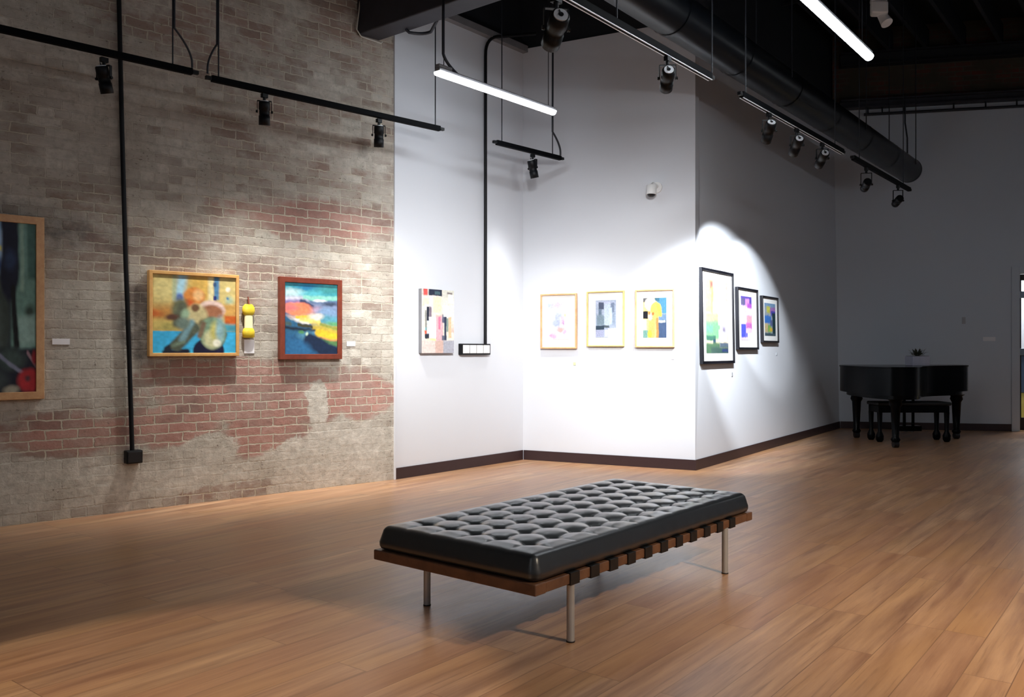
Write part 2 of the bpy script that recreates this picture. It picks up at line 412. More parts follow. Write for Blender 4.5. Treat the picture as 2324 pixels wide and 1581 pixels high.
def wall_local(name, wl, h0, h1, th, material, u0=0, u1=None):
    """a plumb wall with its own axes, x along it"""
    u1 = wl.L if u1 is None else u1
    me = bpy.data.meshes.new(name)
    s = -1 if V((0, 0, 1)).cross(wl.d).dot(wl.n) > 0 else 1      # local +y side facing away from the room
    vs = [(u, y, h) for u in (u0, u1) for y in (0, th*s*1.0) for h in (h0, h1)]
    me.from_pydata(vs, [], [(0, 1, 3, 2), (4, 6, 7, 5), (0, 4, 5, 1), (2, 3, 7, 6), (0, 2, 6, 4), (1, 5, 7, 3)])
    bm = bmesh.new(); bm.from_mesh(me); bmesh.ops.recalc_face_normals(bm, faces=bm.faces); bm.to_mesh(me); bm.free()
    me.materials.append(material)
    o = bpy.data.objects.new(name, me); COL.objects.link(o)
    o.location = wl.o; o.rotation_euler = (0, 0, math.atan2(wl.d.y, wl.d.x)); meta(o, kind='structure'); return o
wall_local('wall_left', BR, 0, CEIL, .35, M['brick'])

def struct_slab(name, wl, u0, u1, h0, h1, o0, o1, m_, bevel=0):
    mb = MB(); wl.slab(mb, u0, u1, h0, h1, o0, o1); return meta(mb.build(name, m_, bevel=bevel), kind='structure')
struct_slab('wall_alcove_left', W1, .004, W1.L+.1, 0, TOP, 0, -.14, M['white_wall'])
struct_slab('wall_alcove_right', W2, -.1, W2.L, 0, TOP, 0, -.14, M['white_wall'])
struct_slab('wall_centre', W3, 0, W3.L+.1, 0, TOP, 0, -.14, M['white_wall'])
for nm, wl in (('wall_alcove_left_upper', W1), ('wall_alcove_right_upper', W2), ('wall_centre_upper', W3)):
    struct_slab(nm, wl, -.05, wl.L+.1, TOP, CEIL, -.03, -.14, M['black_paint'])
struct_slab('wall_back', WB, -.1, uDoor, 0, 4.93, 0, -.16, M['back_wall'])
struct_slab('wall_back_over_door', WB, uDoor, uDoor+1.1, dDoorH, 4.93, 0, -.16, M['back_wall'])
struct_slab('wall_back_right', WB, uDoor+1.1, WB.L+1.5, 0, 4.93, 0, -.16, M['back_wall'])
RB = Wall(pR, pBR); RR = Wall(rearL, pR)
def flat_wall(name, a, b, m_):
    mb = MB(); d = (b-a).normalized(); n = V((d.y, -d.x, 0)); c = (a+b)/2
    if n.dot(V((0, 3, 0))-c) > 0: n = -n
    mb.quadprism([a, b, b+V((0, 0, CEIL)), a+V((0, 0, CEIL))], [a+n*.15, b+n*.15, b+n*.15+V((0, 0, CEIL)), a+n*.15+V((0, 0, CEIL))])
    return meta(mb.build(name, m_), kind='structure')
flat_wall('wall_right', pR, pBR, M['back_wall'])
flat_wall('wall_rear', rearL, pR, M['back_wall'])

# brick band above the back wall
m2 = simple('dim_old_brick', (92, 66, 54), .9, var=.3, scale=3, bump=.3)
nt = m2.node_tree; b = nt.nodes['Principled BSDF']
tc = nd(nt, 'ShaderNodeTexCoord').outputs['Object']; spx = nd(nt, 'ShaderNodeSeparateXYZ', {0: tc})
bk = nd(nt, 'ShaderNodeTexBrick', {'Vector': nd(nt, 'ShaderNodeCombineXYZ', {0: spx.outputs[0], 1: spx.outputs[2]}).outputs[0], 'Color1': (*lin((70, 60, 50)), 1),
        'Color2': (*lin((96, 52, 42)), 1), 'Mortar': (*lin((80, 74, 64)), 1), 'Scale': 1.0, 'Mortar Size': .008, 'Brick Width': .22, 'Row Height': .072})
nt.links.new(mixc(nt, ramp(nt, noi(nt, tc, 2.5, 4), [(.42, 0), (.6, 1)]), lin((66, 60, 48)), bk.outputs[0]), b.inputs['Base Color'])
wall_local('wall_back_upper', WB, 4.93, CEIL, .16, m2, -.1, WB.L+1.5)

# baseboards
for nm, wl, u0, u1 in (('baseboard_alcove_left', W1, .004, W1.L-.012), ('baseboard_alcove_right', W2, .012, W2.L+.012),
                       ('baseboard_centre', W3, 0, W3.L-.012), ('baseboard_back', WB, .012, uE)):
    struct_slab(nm, wl, u0, u1, 0, .105, 0, .012, M['baseboard'], bevel=.003)
# grey angle along the top of the left alcove wall, brick end strip
struct_slab('trim_1', W1, .05, W1.L, TOP-.05, TOP+.02, .001, .07, M['grey_metal'])
struct_slab('trim_2', W1, -.012, .004, 0, TOP, .012, -.02, M['white_wall'])

# ceiling with joists
cl = MB(); cl.box((3, 4, CEIL+.05), 34, 34, .1)
ceil_o = meta(cl.build('ceiling', M['black_paint']), kind='structure')
jc = MB
for k in range(-9, 22):
    c0 = V((2, 6, 0))+CROSS*(k*.46)
    lo, hi = -11.0, 9.5
    # stop joists at the back wall
    e = isect(c0, DUCT, WB.o, WB.d); a = c0-DUCT*9.0
    if (e-c0).dot(DUCT) < -8: continue
    mb = MB(); mb.bar(V((a.x, a.y, 5.90)), V((e.x, e.y, 5.90))-DUCT*.02, .05, .30)
    mb.build('joist', M['black_paint'], ceil_o)
for k in range(6):
    mb = MB(); p = V((4.2, 8.4, 5.74))+CROSS*0+DUCT*(k*.9-2.6)
    mb.bar(p-CROSS*3, p+CROSS*5, .035, .03); mb.build('cross_bridging', M['black_paint'], ceil_o)

# ------------------------------------------------------------------ overhead: beams, duct
# painted timber beam coming off the brick wall
bw = BR.hit(810, 80); bw2 = BR.hit(860, 92)
hB = (bw[1]+bw2[1])/2
q0, q1 = BR.pt(bw[0], 0, hB), BR.pt(bw2[0], 0, hB)
bdir = V((.78, -.625, 0)).normalized()
mb = MB(); mb.quadprism([q0-bdir*.0, q1, q1+V((0, 0, .55)), q0+V((0, 0, .55))], [p+bdir*6.2 for p in (q0, q1, q1+V((0, 0, .55)), q0+V((0, 0, .55)))])
bm_o = mb.build('timber_beam', M['beam_paint'], bevel=.012, loc=q0)
meta(bm_o, 'deep dark painted timber beam running out of the brick wall near its end', 'beam')
# pale cable looped round the beam end, dark cable sagging under it
pts = [BR.pt(BR.hit(816, 0)[0], .03, hB+.42), BR.pt(BR.hit(812, 40)[0]-.01, .035, hB+.2), BR.pt(BR.hit(808, 75)[0]-.015, .035, hB+.03)]+[BR.pt(BR.hit(815, 84)[0], .035, hB-.02), BR.pt(BR.hit(862, 94)[0]-.01, .035, hB-.03), BR.pt(BR.hit(864, 92)[0], .03, hB-.01)]
mb = MB(); mb.tube(pts, .006, 8); meta(mb.build('loop_cable', M['cable_white'], loc=pts[0]), 'thin pale cable hugging the underside of the dark beam at the brick wall', 'cable')
def along_beam(px, py):   # far lower edge of the beam
    return at_height(px, py, hB)
s0, s1, s2, s3 = at_height(921, 66, hB), at_height(962, 80, hB-.03), at_height(978, 72, hB-.02), at_height(992, 46, hB+.01)
mb = MB(); mb.tube([s0]+arc(s0+V((.03, 0, -.03)), s1, s2, 6)+arc(s2, s2+(s3-s2)*.4, s3, 4)[1:], .014, 8)
meta(mb.build('sagging_cable', M['rod'], loc=s0), 'black cable sagging from the underside of the dark timber beam', 'cable')

# round duct
hD = 3.80
e0 = at_height(2062, 386, hD); s0 = e0-DUCT*9.6
t = thing('air_duct', 'long dark round ventilation duct running towards the piano corner', 'duct', e0)
mb = MB(); mb.tube([s0, e0], .172, 40, cap=False); mb.build('duct_pipe', M['duct_metal'], t)
mb = MB(); mb.tube([e0-DUCT*.005, e0+DUCT*.03, e0+DUCT*.045], .17, 40, radii=[.176, .176, .15]); mb.build('end_cap', M['duct_metal'], t)
for k in range(1, 8):
    c = e0-DUCT*(1.22*k)
    mb = MB(); mb.tube([c-DUCT*.02, c+DUCT*.02], .178, 40, cap=False); mb.build('seam_band', M['duct_metal'], t)
for k in (.35, 2.75, 5.2, 7.6):
    c = e0-DUCT*k
    mb = MB()
    for s in (-1, 1): mb.tube([c+CROSS*(.176*s), c+CROSS*(.176*s)+V((0, 0, 5.75-hD))], .006, 6)
    mb.build('hanger_rod', M['rod'], t)

# beams by the back wall
def back_beam(name, h0, h1, o0, label):
    mb = MB()
    WB.slab(mb, -.0, uDoor+2, h0, h0+.02, .01, o0); WB.slab(mb, -.0, uDoor+2, h1-.02, h1, .01, o0); WB.slab(mb, 0, uDoor+2, h0+.02, h1-.02, .05, .08)
    return meta(mb.build(name, M['beam_paint'] if h0 < 5 else M['black_paint'], loc=WB.pt(WB.L/2, 0, h0)), label, 'beam')
back_beam('steel_beam', 4.90, 5.03, .16, 'lower black steel beam along the brick band above the piano wall')
back_beam('steel_beam', 5.55, 5.75, .16, 'upper black steel beam directly under the ceiling joists of the far wall')
pz = WB.hit(1960, 266)[1]
t = thing('ceiling_pipe', 'thin horizontal black pipe on stand-offs just below the lower steel beam', 'pipe', WB.at(1962, 266, .1))
mb = MB(); mb.tube([WB.pt(WB.hit(1958, 266)[0], .1, 4.80), WB.pt(uDoor+1.6, .1, 4.80)], .022, 10); mb.build('pipe_run', M['rod'], t)
for px in (1967, 1999, 2047, 2160, 2232, 2302):
    u = WB.hit(px, 260)[0]; mb = MB(); mb.tube([WB.pt(u, .1, 4.80), WB.pt(u, .1, 4.90)], .012, 8); mb.build('stand_off', M['rod'], t)
u = WB.hit(2047, 300)[0]
mb = MB(); mb.tube([WB.pt(u, .2, 4.95), WB.pt(u, .2, 4.62), WB.pt(u+.04, .16, 4.40), WB.pt(u+.05, .12, 4.12)], .012, 8)
meta(mb.build('drop_cable', M['rod'], loc=WB.pt(u, .2, 4.1)), 'short black cable dropping from the beam above the duct end', 'cable')

# ------------------------------------------------------------------ conduits and boxes on the walls
top = BR.at(266, -120, .03)
t = thing('wall_conduit', 'long black vertical conduit on the brick wall ending in a square box', 'conduit', BR.at(303, 1035, .03))
a, c_, b_ = BR.at(262, -260, .03), BR.at(285.4, 600, .03), BR.at(300, 1025, .03)
mb = MB(); mb.tube([a, BR.at(270, 0, .03), BR.at(277, 300, .03), c_, BR.at(293, 800, .03), b_], .0165, 12); mb.build('conduit_pipe', M['black_metal'], t)
u, h = BR.hit(303, 1036, .04); mb = MB(); BR.slab(mb, u-.058, u+.058, h-.048, h+.048, 0, .07); mb.build('outlet_box', M['black_metal'], t, bevel=.006)
mb = MB(); BR.slab(mb, u-.05, u+.05, h-.04, h+.04, .0701, .076); mb.build('box_cover', M['dark_plastic'], t, bevel=.003)

gx = W1.hit(1101.5, 790, .03)
t = thing('switch_conduit', 'slim black vertical conduit on the white alcove wall down to the switch plate', 'conduit', W1.pt(gx[0], .03, gx[1]))
uu = W1.hit(1102, 500, .03)[0]; hT = W1.hit(1103, 125, .03)[1]
pts = [W1.pt(gx[0], .03, gx[1]+.03), W1.pt(uu, .03, 2.5), W1.pt(uu, .03, hT-.02)]+arc(W1.pt(uu, .03, hT), W1.pt(uu, .03, hT+.2), W1.pt(uu+.16, .10, hT+.22), 8)[1:]+[W1.pt(uu+.5, .3, hT+.30)]
mb = MB(); mb.tube(pts, .0165, 12); mb.build('conduit_pipe', M['black_metal'], t)
ua, h0 = W1.hit(1045, 805, .03); ub, h1 = W1.hit(1111, 780, .03); 
t = thing('wall_light_switch', 'wide black rimmed switch plate with four white rockers on the alcove wall', 'light switch', W1.pt((ua+ub)/2, 0, h0))
mb = MB(); W1.slab(mb, ua, ub, h0, h1, 0, .045); mb.build('back_box', M['black_metal'], t, bevel=.004)
for k in range(4):
    w = (ub-ua-.03)/4; x0 = ua+.015+k*w
    mb = MB(); W1.slab(mb, x0+.004, x0+w-.004, h0+.016, h1-.014, .0455, .052); mb.build('rocker', M['white_plastic'], t, bevel=.002)

# ------------------------------------------------------------------ framed pictures
def art_color(shapes, bg, u, v, seed, warp=.05):
    n1 = noise.noise(V((u*4+seed, v*4, seed)))*warp; n2 = noise.noise(V((u*4, v*4+seed, seed+9)))*warp
    n3 = noise.noise(V((u*15+seed, v*15, seed)))*warp*.5; n4 = noise.noise(V((u*15, v*15, seed+3)))*warp*.5
    x, y = u+n1+n3, v+n2+n4
    c = V(lin(bg))
    for sh in shapes:
        k = sh[0]
        if k == 'r':
            _, x0, y0, x1, y1, col, so = sh
            d = min(x-x0, x1-x, y-y0, y1-y)
        elif k == 'e':
            _, cx, cy, rx, ry, col, so = sh
            d = (1-math.hypot((x-cx)/rx, (y-cy)/ry))*min(rx, ry)
        elif k == 'l':     # thick line
            _, x0, y0, x1, y1, col, so, wd_ = sh
            dx, dy = x1-x0, y1-y0; t_ = max(0, min(1, ((x-x0)*dx+(y-y0)*dy)/(dx*dx+dy*dy)))
            d = wd_-math.hypot(x-x0-dx*t_, y-y0-dy*t_)
        a = max(0, min(1, d/so+.5)) if so > 0 else float(d > 0)
        if a > 0: c = c.lerp(V(lin(col)), a)
    g = 1+.22*noise.noise(V((u*22+seed, v*30, seed*2)))
    return c*g
def art_mesh(name, wl, u0, u1, h0, h1, out, parent, shapes, bg, seed, nx=56, warp=.05, ink=1.0):
    ny = max(8, int(nx*(h1-h0)/(u1-u0))); vs, fs, cs = [], [], []
    base = world_loc(parent)
    for j in range(ny+1):
        for i in range(nx+1):
            u, v = i/nx, j/ny
            vs.append(tuple(wl.pt(u0+(u1-u0)*u, out, h1-(h1-h0)*v)-base)); cs.append(V([c_**ink for c_ in map(lambda q: max(q, 0), art_color(shapes, bg, u, v, seed, warp))]))
    for j in range(ny):
        for i in range(nx):
            k = j*(nx+1)+i; fs.append((k, k+nx+1, k+nx+2, k+1))
    me = bpy.data.meshes.new(name); me.from_pydata(vs, [], fs); me.update()
    at = me.color_attributes.new('Col', 'FLOAT_COLOR', 'POINT')
    for i, c in enumerate(cs): at.data[i].color = (max(0, c.x), max(0, c.y), max(0, c.z), 1)
    me.materials.append(M['art'])
    o = bpy.data.objects.new(name, me); COL.objects.link(o); o.parent = parent; return o
def ring(wl, u0, u1, h0, h1, w, o0, o1):
    """a mitred frame as one mesh"""
    mb = MB(); O = [(u0, h0), (u1, h0), (u1, h1), (u0, h1)]; I = [(u0+w, h0+w), (u1-w, h0+w), (u1-w, h1-w), (u0+w, h1-w)]
    vs = [wl.pt(*(q[0], o, q[1])) for o in (o0, o1) for q in O+I]
    fs = []
    for k in range(4):
        j = (k+1) % 4
        fs += [(k, j, 4+j, 4+k), (8+k, 8+4+k, 8+4+j, 8+j), (k, 8+k, 8+j, j), (4+k, 4+j, 12+j, 12+k)]
    mb.add(vs, fs); return mb
def picture(name, label, cat, wl, box, fw, depth, fm, shapes, bg, seed, matw=0, group=None, warp=.05, matm=None, artbox=None):
    x0, x1, yt, yb = box; out = depth
    ua = (wl.hit(x0, yt, out)[0]+wl.hit(x0, yb, out)[0])/2; ub = (wl.hit(x1, yt, out)[0]+wl.hit(x1, yb, out)[0])/2
    xm = (x0+x1)/2; h1 = wl.hit(xm, yt, out)[1]; h0 = wl.hit(xm, yb, out)[1]
    t = thing(name, label, cat, wl.pt((ua+ub)/2, 0, h0), group)
    if fw > 0:
        ring(wl, ua, ub, h0, h1, fw, .003, depth).build('frame', fm, t, bevel=.003)
        inner = (ua+fw-.002, ub-fw+.002, h0+fw-.002, h1-fw+.002)
        z = depth-.012
        if matw:
            mb = MB(); wl.slab(mb, *inner, .006, z-.004); mb.build('mat_board', M['mat_board'], t)
            if artbox: l, r, tt, bb = artbox
            else: l = r = tt = bb = matw
            wi, hi = inner[1]-inner[0], inner[3]-inner[2]
            au0, au1, ah0, ah1 = inner[0]+l*wi, inner[1]-r*wi, inner[2]+bb*hi, inner[3]-tt*hi
            art_mesh('print', wl, au0, au1, ah0, ah1, z-.002, t, shapes, bg, seed, warp=warp*.6, ink=1.25)
            mb = MB(); wl.slab(mb, *inner, z+.004, z+.006); mb.build('glass_pane', M['glass'], t)
        else:
            mb = MB(); wl.slab(mb, *inner, .006, z-.003); mb.build('backing', M['mat_board'], t)
            art_mesh('canvas', wl, inner[0], inner[1], inner[2], inner[3], z, t, shapes, bg, seed, nx=80, warp=warp)
    else:
        mb = MB(); wl.slab(mb, ua, ub, h0, h1, .003, depth); mb.build('stretcher', matm, t, bevel=.002)
        art_mesh('canvas', wl, ua, ub, h0, h1, depth+.001, t, shapes, bg, seed, nx=70, warp=warp)
    return t

# 1 large picture at the left edge
picture('framed_painting', 'large tall pale wood framed painting cut by the left edge, dark blue and grey green', 'painting', BR,
  (-150, 101, 482, 909), .052, .05, M['oak'], [
  ('r', -.1, -.1, .62, .12, (150, 190, 225), .05), ('r', -.1, .12, .60, .17, (226, 226, 160), .03), ('r', -.1, .17, .6, .40, (120, 130, 120), .06),
  ('r', .3, .05, .66, .3, (170, 200, 232), .05), ('r', .3, .14, .62, .17, (232, 222, 120), .02), ('e', .55, .25, .08, .05, (60, 90, 160), .04),
  ('r', .72, -.1, 1.1, .74, (112, 150, 140), .03), ('r', .90, -.1, 1.0, .33, (70, 105, 98), .03), ('r', .82, -.1, .86, .4, (140, 172, 158), .02),
  ('e', .93, .52, .05, .04, (52, 70, 62), .04), ('r', .80, .55, 1.1, .72, (150, 184, 176), .05),
  ('e', .50, .60, .22, .26, (62, 74, 70), .06), ('e', .5, .62, .12, .2, (84, 98, 92), .08),
  ('r', .62, -.1, .80, .28, (20, 26, 46), .03), ('e', .70, .30, .10, .16, (22, 28, 48), .03), ('e', .71, .22, .06, .06, (44, 60, 92), .06), ('l', .74, .4, .78, .72, (14, 18, 22), .02, .03),
  ('r', -.1, .74, 1.1, 1.1, (24, 28, 44), .03), ('e', .72, .80, .14, .06, (66, 84, 80), .05), ('e', .55, .92, .14, .06, (60, 72, 74), .05),
  ('l', .50, .74, .88, .90, (130, 136, 160), .012, .012), ('l', .90, .76, 1.0, .84, (150, 120, 130), .012, .012), ('e', .50, .86, .05, .03, (190, 160, 160), .03),
  ('e', .92, .93, .13, .075, (176, 44, 52), .03), ('e', .9, .92, .03, .02, (90, 50, 60), .02), ('e', .72, .985, .08, .03, (160, 156, 140), .02), ('e', .98, .79, .03, .04, (150, 40, 50), .02)],
  (40, 50, 66), 3.1, warp=.012)
# 2 still life
picture('framed_painting', 'honey wood framed landscape-format painting of a pear and orange fruit over bright blue', 'painting', BR,
  (339, 543, 618, 808), .026, .055, M['honey'], [
  ('r', -.1, -.1, 1.1, .35, (204, 180, 110), .1), ('e', .12, .18, .16, .16, (222, 208, 140), .15), ('e', .13, .55, .24, .16, (190, 138, 72), .1), ('e', .02, .50, .1, .05, (196, 106, 50), .05),
  ('r', -.1, .56, .3, .72, (200, 180, 104), .08), ('e', .2, .66, .1, .05, (170, 160, 90), .05), ('l', .36, -.1, .30, .30, (170, 214, 232), .06, .055), ('e', .31, .29, .05, .05, (96, 130, 210), .04), ('l', .25, -.1, .25, .3, (176, 190, 150), .04, .02),
  ('r', .44, -.1, .7, .3, (216, 176, 90), .08), ('r', .66, -.1, .72, .32, (230, 220, 170), .03), ('r', .725, -.1, .79, .30, (80, 130, 170), .02), ('r', .72, .25, .755, .31, (34, 48, 120), .01), ('e', .735, .10, .02, .03, (50, 80, 120), .01),
  ('r', .80, -.1, 1.1, .4, (208, 190, 124), .06), ('e', .90, .16, .03, .03, (250, 236, 220), .02), ('e', .92, .31, .05, .06, (170, 190, 160), .05), ('e', .9, .28, .015, .02, (80, 130, 170), .01),
  ('r', .82, .36, 1.1, .52, (206, 160, 86), .05), ('r', .86, .51, 1.1, .62, (196, 96, 36), .03),
  ('r', -.1, .715, 1.1, 1.1, (62, 178, 228), .012), ('r', .84, .62, 1.1, .72, (70, 150, 170), .04),
  ('e', .49, .27, .13, .12, (216, 138, 66), .03), ('e', .54, .25, .06, .07, (238, 190, 130), .04), ('e', .43, .36, .06, .05, (200, 92, 40), .04),
  ('e', .32, .45, .10, .16, (108, 112, 84), .06), ('l', .34, .40, .28, .62, (90, 96, 78), .04, .05), ('e', .23, .54, .08, .04, (92, 62, 50), .03),
  ('e', .70, .44, .16, .13, (226, 200, 190), .03), ('e', .70, .48, .14, .11, (160, 106, 76), .04), ('e', .52, .55, .13, .18, (196, 184, 136), .05), ('e', .50, .42, .05, .05, (110, 80, 54), .03), ('e', .38, .5, .05, .06, (150, 180, 150), .04),
  ('l', .60, .62, .68, .60, (96, 90, 62), .04, .06),
  ('e', .66, .98, .19, .18, (18, 20, 52), .015), ('l', .86, .75, .78, .97, (22, 26, 62), .02, .03), ('e', .71, .74, .17, .21, (120, 150, 124), .03), ('e', .70, .82, .11, .12, (206, 206, 160), .06), ('e', .74, .72, .06, .12, (196, 190, 110), .05), ('e', .8, .7, .05, .15, (140, 180, 186), .05), ('l', .6, .62, .55, .78, (120, 100, 80), .03, .03), ('e', .76, .87, .05, .05, (240, 240, 220), .03),
  ('l', .14, .99, .40, .98, (20, 24, 46), .02, .03), ('l', .17, .95, .36, .82, (30, 36, 48), .02, .04), ('l', .28, .90, .48, .68, (84, 92, 76), .03, .075), ('l', .34, .84, .46, .60, (120, 160, 170), .04, .035), ('l', .24, .90, .36, .86, (110, 130, 110), .03, .02), ('e', .36, .62, .08, .08, (110, 130, 120), .05)],
  (200, 176, 110), 7.3, warp=.010)
# 3 landscape
picture('framed_painting', 'dark red wood framed abstract landscape with teal sky and orange sun patch', 'painting', BR,
  (636, 777, 631, 815), .045, .05, M['mahogany'], [
  ('r', -.1, -.1, 1.1, .2, (60, 150, 168), .05), ('e', .45, .04, .2, .05, (40, 120, 164), .06), ('e', .85, .08, .25, .06, (60, 138, 140), .08), ('e', .15, .14, .22, .05, (190, 222, 226), .06), ('e', .5, .15, .2, .05, (84, 176, 190), .06),
  ('r', -.1, .19, .45, .27, (206, 206, 222), .05), ('r', .35, .17, 1.1, .235, (132, 200, 184), .03), ('e', .66, .238, .12, .018, (240, 250, 244), .015), ('r', -.1, .24, .4, .30, (136, 120, 172), .04),
  ('r', .3, .26, 1.1, .50, (118, 132, 164), .06), ('e', .86, .29, .14, .03, (60, 72, 96), .03), ('l', .32, .26, .52, .33, (48, 58, 92), .03, .03), ('e', .60, .38, .1, .05, (176, 150, 176), .06), ('e', .8, .42, .2, .08, (120, 150, 186), .06),
  ('e', .22, .36, .28, .085, (232, 132, 96), .03), ('e', .12, .36, .14, .06, (220, 120, 122), .05), ('e', .3, .42, .2, .05, (226, 140, 100), .05),
  ('r', .55, .46, 1.1, .60, (86, 152, 172), .05), ('r', -.1, .46, .3, .5, (206, 176, 168), .03), ('l', .22, .48, .45, .48, (240, 190, 60), .02, .022), ('e', .58, .48, .14, .05, (236, 224, 206), .04), ('l', .08, .53, .42, .545, (246, 238, 226), .02, .035), ('l', .3, .51, .65, .56, (236, 212, 120), .03, .03),
  ('r', .5, .58, 1.1, .70, (190, 168, 72), .05), ('l', .68, .58, 1.1, .66, (140, 150, 70), .03, .02), ('e', .95, .56, .15, .03, (96, 160, 110), .03),
  ('l', -.1, .60, .40, .78, (44, 96, 132), .05, .17), ('l', .0, .57, .1, .57, (70, 90, 90), .03, .03), ('l', -.1, .62, .55, .66, (28, 40, 56), .03, .022), ('l', .25, .585, .5, .61, (60, 60, 40), .02, .02), ('r', -.1, .72, .62, 1.1, (40, 92, 134), .05), ('e', .45, .73, .2, .06, (80, 136, 166), .05),
  ('l', .62, .70, 1.1, .76, (226, 190, 50), .03, .055), ('l', .66, .77, 1.0, .80, (226, 150, 90), .02, .018), ('l', .6, .80, 1.1, .86, (86, 130, 80), .03, .04),
  ('l', .45, .80, 1.05, 1.02, (22, 40, 68), .05, .11), ('e', .2, .92, .25, .12, (46, 104, 150), .08), ('e', .4, .70, .02, .02, (190, 220, 190), .02), ('e', .3, .68, .05, .02, (80, 140, 90), .02)],
  (60, 100, 140), 11.7, warp=.022)
# 4 unframed collage canvas
random.seed(12)
sh = [('r', 0, .88, 1, 1.1, (196, 180, 176), .02), ('r', 0, -.1, 1, .1, (196, 190, 186), .02)]
for _ in range(26):
    x, y = random.random(), random.random()*.75+.1
    sh.append(('r', x, y, x+.1+.15*random.random(), y+.06+.14*random.random(), random.choice([(226, 220, 190), (214, 200, 214), (232, 226, 220), (206, 214, 216), (216, 190, 180), (200, 206, 190)]), .02))
sh += [('r', .22, -.1, .62, .10, (36, 44, 62), .01), ('r', .05, -.1, .18, .1, (206, 84, 80), .02), ('r', .40, .03, .56, .08, (70, 96, 104), .01), ('r', .62, -.1, 1.1, .12, (206, 206, 196), .02), ('r', .78, .03, .94, .06, (120, 112, 112), .01),
  ('r', .15, .28, .23, .50, (34, 40, 56), .005), ('r', .23, .28, .3, .45, (120, 108, 124), .02), ('r', .1, .34, .15, .72, (130, 134, 130), .02), ('r', .22, .44, .44, .80, (244, 244, 246), .01), ('r', .16, .5, .22, .75, (200, 216, 240), .01), ('r', .09, .69, .22, .77, (38, 46, 60), .01), ('r', .1, .6, .14, .66, (90, 160, 170), .01), ('r', .08, .64, .14, .69, (222, 84, 60), .01),
  ('r', .44, .42, .66, .80, (214, 172, 180), .02), ('r', .51, .42, .57, .62, (228, 120, 150), .01), ('r', .62, .38, .70, .52, (90, 94, 116), .01), ('r', .69, .42, .76, .80, (44, 54, 78), .005), ('r', .76, .44, .83, .66, (134, 152, 144), .02), ('r', .66, .24, .84, .42, (248, 248, 250), .01), ('r', .83, .42, .92, .76, (226, 186, 150), .02), ('r', .62, .72, .7, .8, (96, 100, 120), .01),
  ('r', .35, .12, .6, .36, (228, 222, 186), .02), ('r', .82, .06, .98, .2, (248, 248, 238), .01), ('r', -.1, .80, .42, 1.1, (216, 200, 194), .02), ('r', .42, .80, .66, 1.1, (200, 170, 160), .01), ('r', .66, .80, 1.1, 1.1, (164, 166, 178), .02), ('r', .24, .76, .44, .80, (226, 220, 160), .01)]
picture('canvas_painting', 'small unframed deep canvas with a pale abstract collage beside the brick wall', 'painting', W1, (957, 1030, 657, 801), 0, .045, None, sh, (226, 218, 206), 5.5, warp=.012, matm=M['grey_metal'])
# 5-7 prints on the right alcove wall
picture('framed_print', 'small light wood framed print with pale lilac and pink blots', 'picture', W2, (1226, 1308, 666, 791), .017, .035, M['maple'], [
  ('e', .2, .1, .3, .14, (206, 222, 240), .15), ('e', .5, .1, .3, .12, (222, 206, 238), .15), ('e', .75, .3, .25, .2, (222, 238, 240), .15), ('e', .45, .4, .2, .12, (200, 208, 240), .1), ('e', .4, .58, .18, .12, (190, 200, 242), .08), ('e', .78, .36, .05, .04, (238, 238, 180), .04), ('e', .7, .5, .08, .14, (236, 206, 226), .06), ('e', .74, .56, .04, .06, (206, 170, 212), .03),
  ('e', .25, .92, .16, .08, (248, 190, 216), .06), ('e', .6, .75, .18, .08, (248, 196, 196), .06), ('e', .8, .84, .08, .06, (230, 200, 236), .05), ('e', .15, .9, .06, .03, (240, 170, 200), .04)],
  (242, 240, 248), 2.2, matw=.2, artbox=(.18, .18, .13, .16), warp=.08)
picture('framed_print', 'small pale gold framed print of grey blue tones, middle of three on the alcove wall', 'picture', W2, (1331, 1416, 660, 786), .014, .035, M['gold'], [
  ('r', .05, .04, .95, .1, (196, 202, 222), .03), ('r', .15, .06, .40, .24, (96, 106, 128), .02), ('r', .15, .24, .3, .45, (120, 138, 156), .03), ('r', .05, .4, .45, .68, (140, 158, 170), .05), ('r', .42, .1, .70, .68, (196, 208, 222), .04), ('r', .75, .06, .92, .34, (134, 146, 168), .03), ('r', .82, .34, .95, .66, (160, 174, 192), .03), ('r', .68, .2, .8, .64, (206, 224, 232), .03),
  ('r', .0, .68, .42, .79, (70, 88, 104), .01), ('r', .42, .68, .66, .74, (104, 116, 124), .01), ('r', .0, .8, .4, .98, (178, 182, 206), .04), ('r', .45, .8, .58, .98, (240, 242, 248), .03), ('r', .6, .76, 1.1, 1.1, (222, 220, 236), .04)],
  (178, 188, 206), 4.4, matw=.2, artbox=(.22, .20, .15, .15), warp=.02)
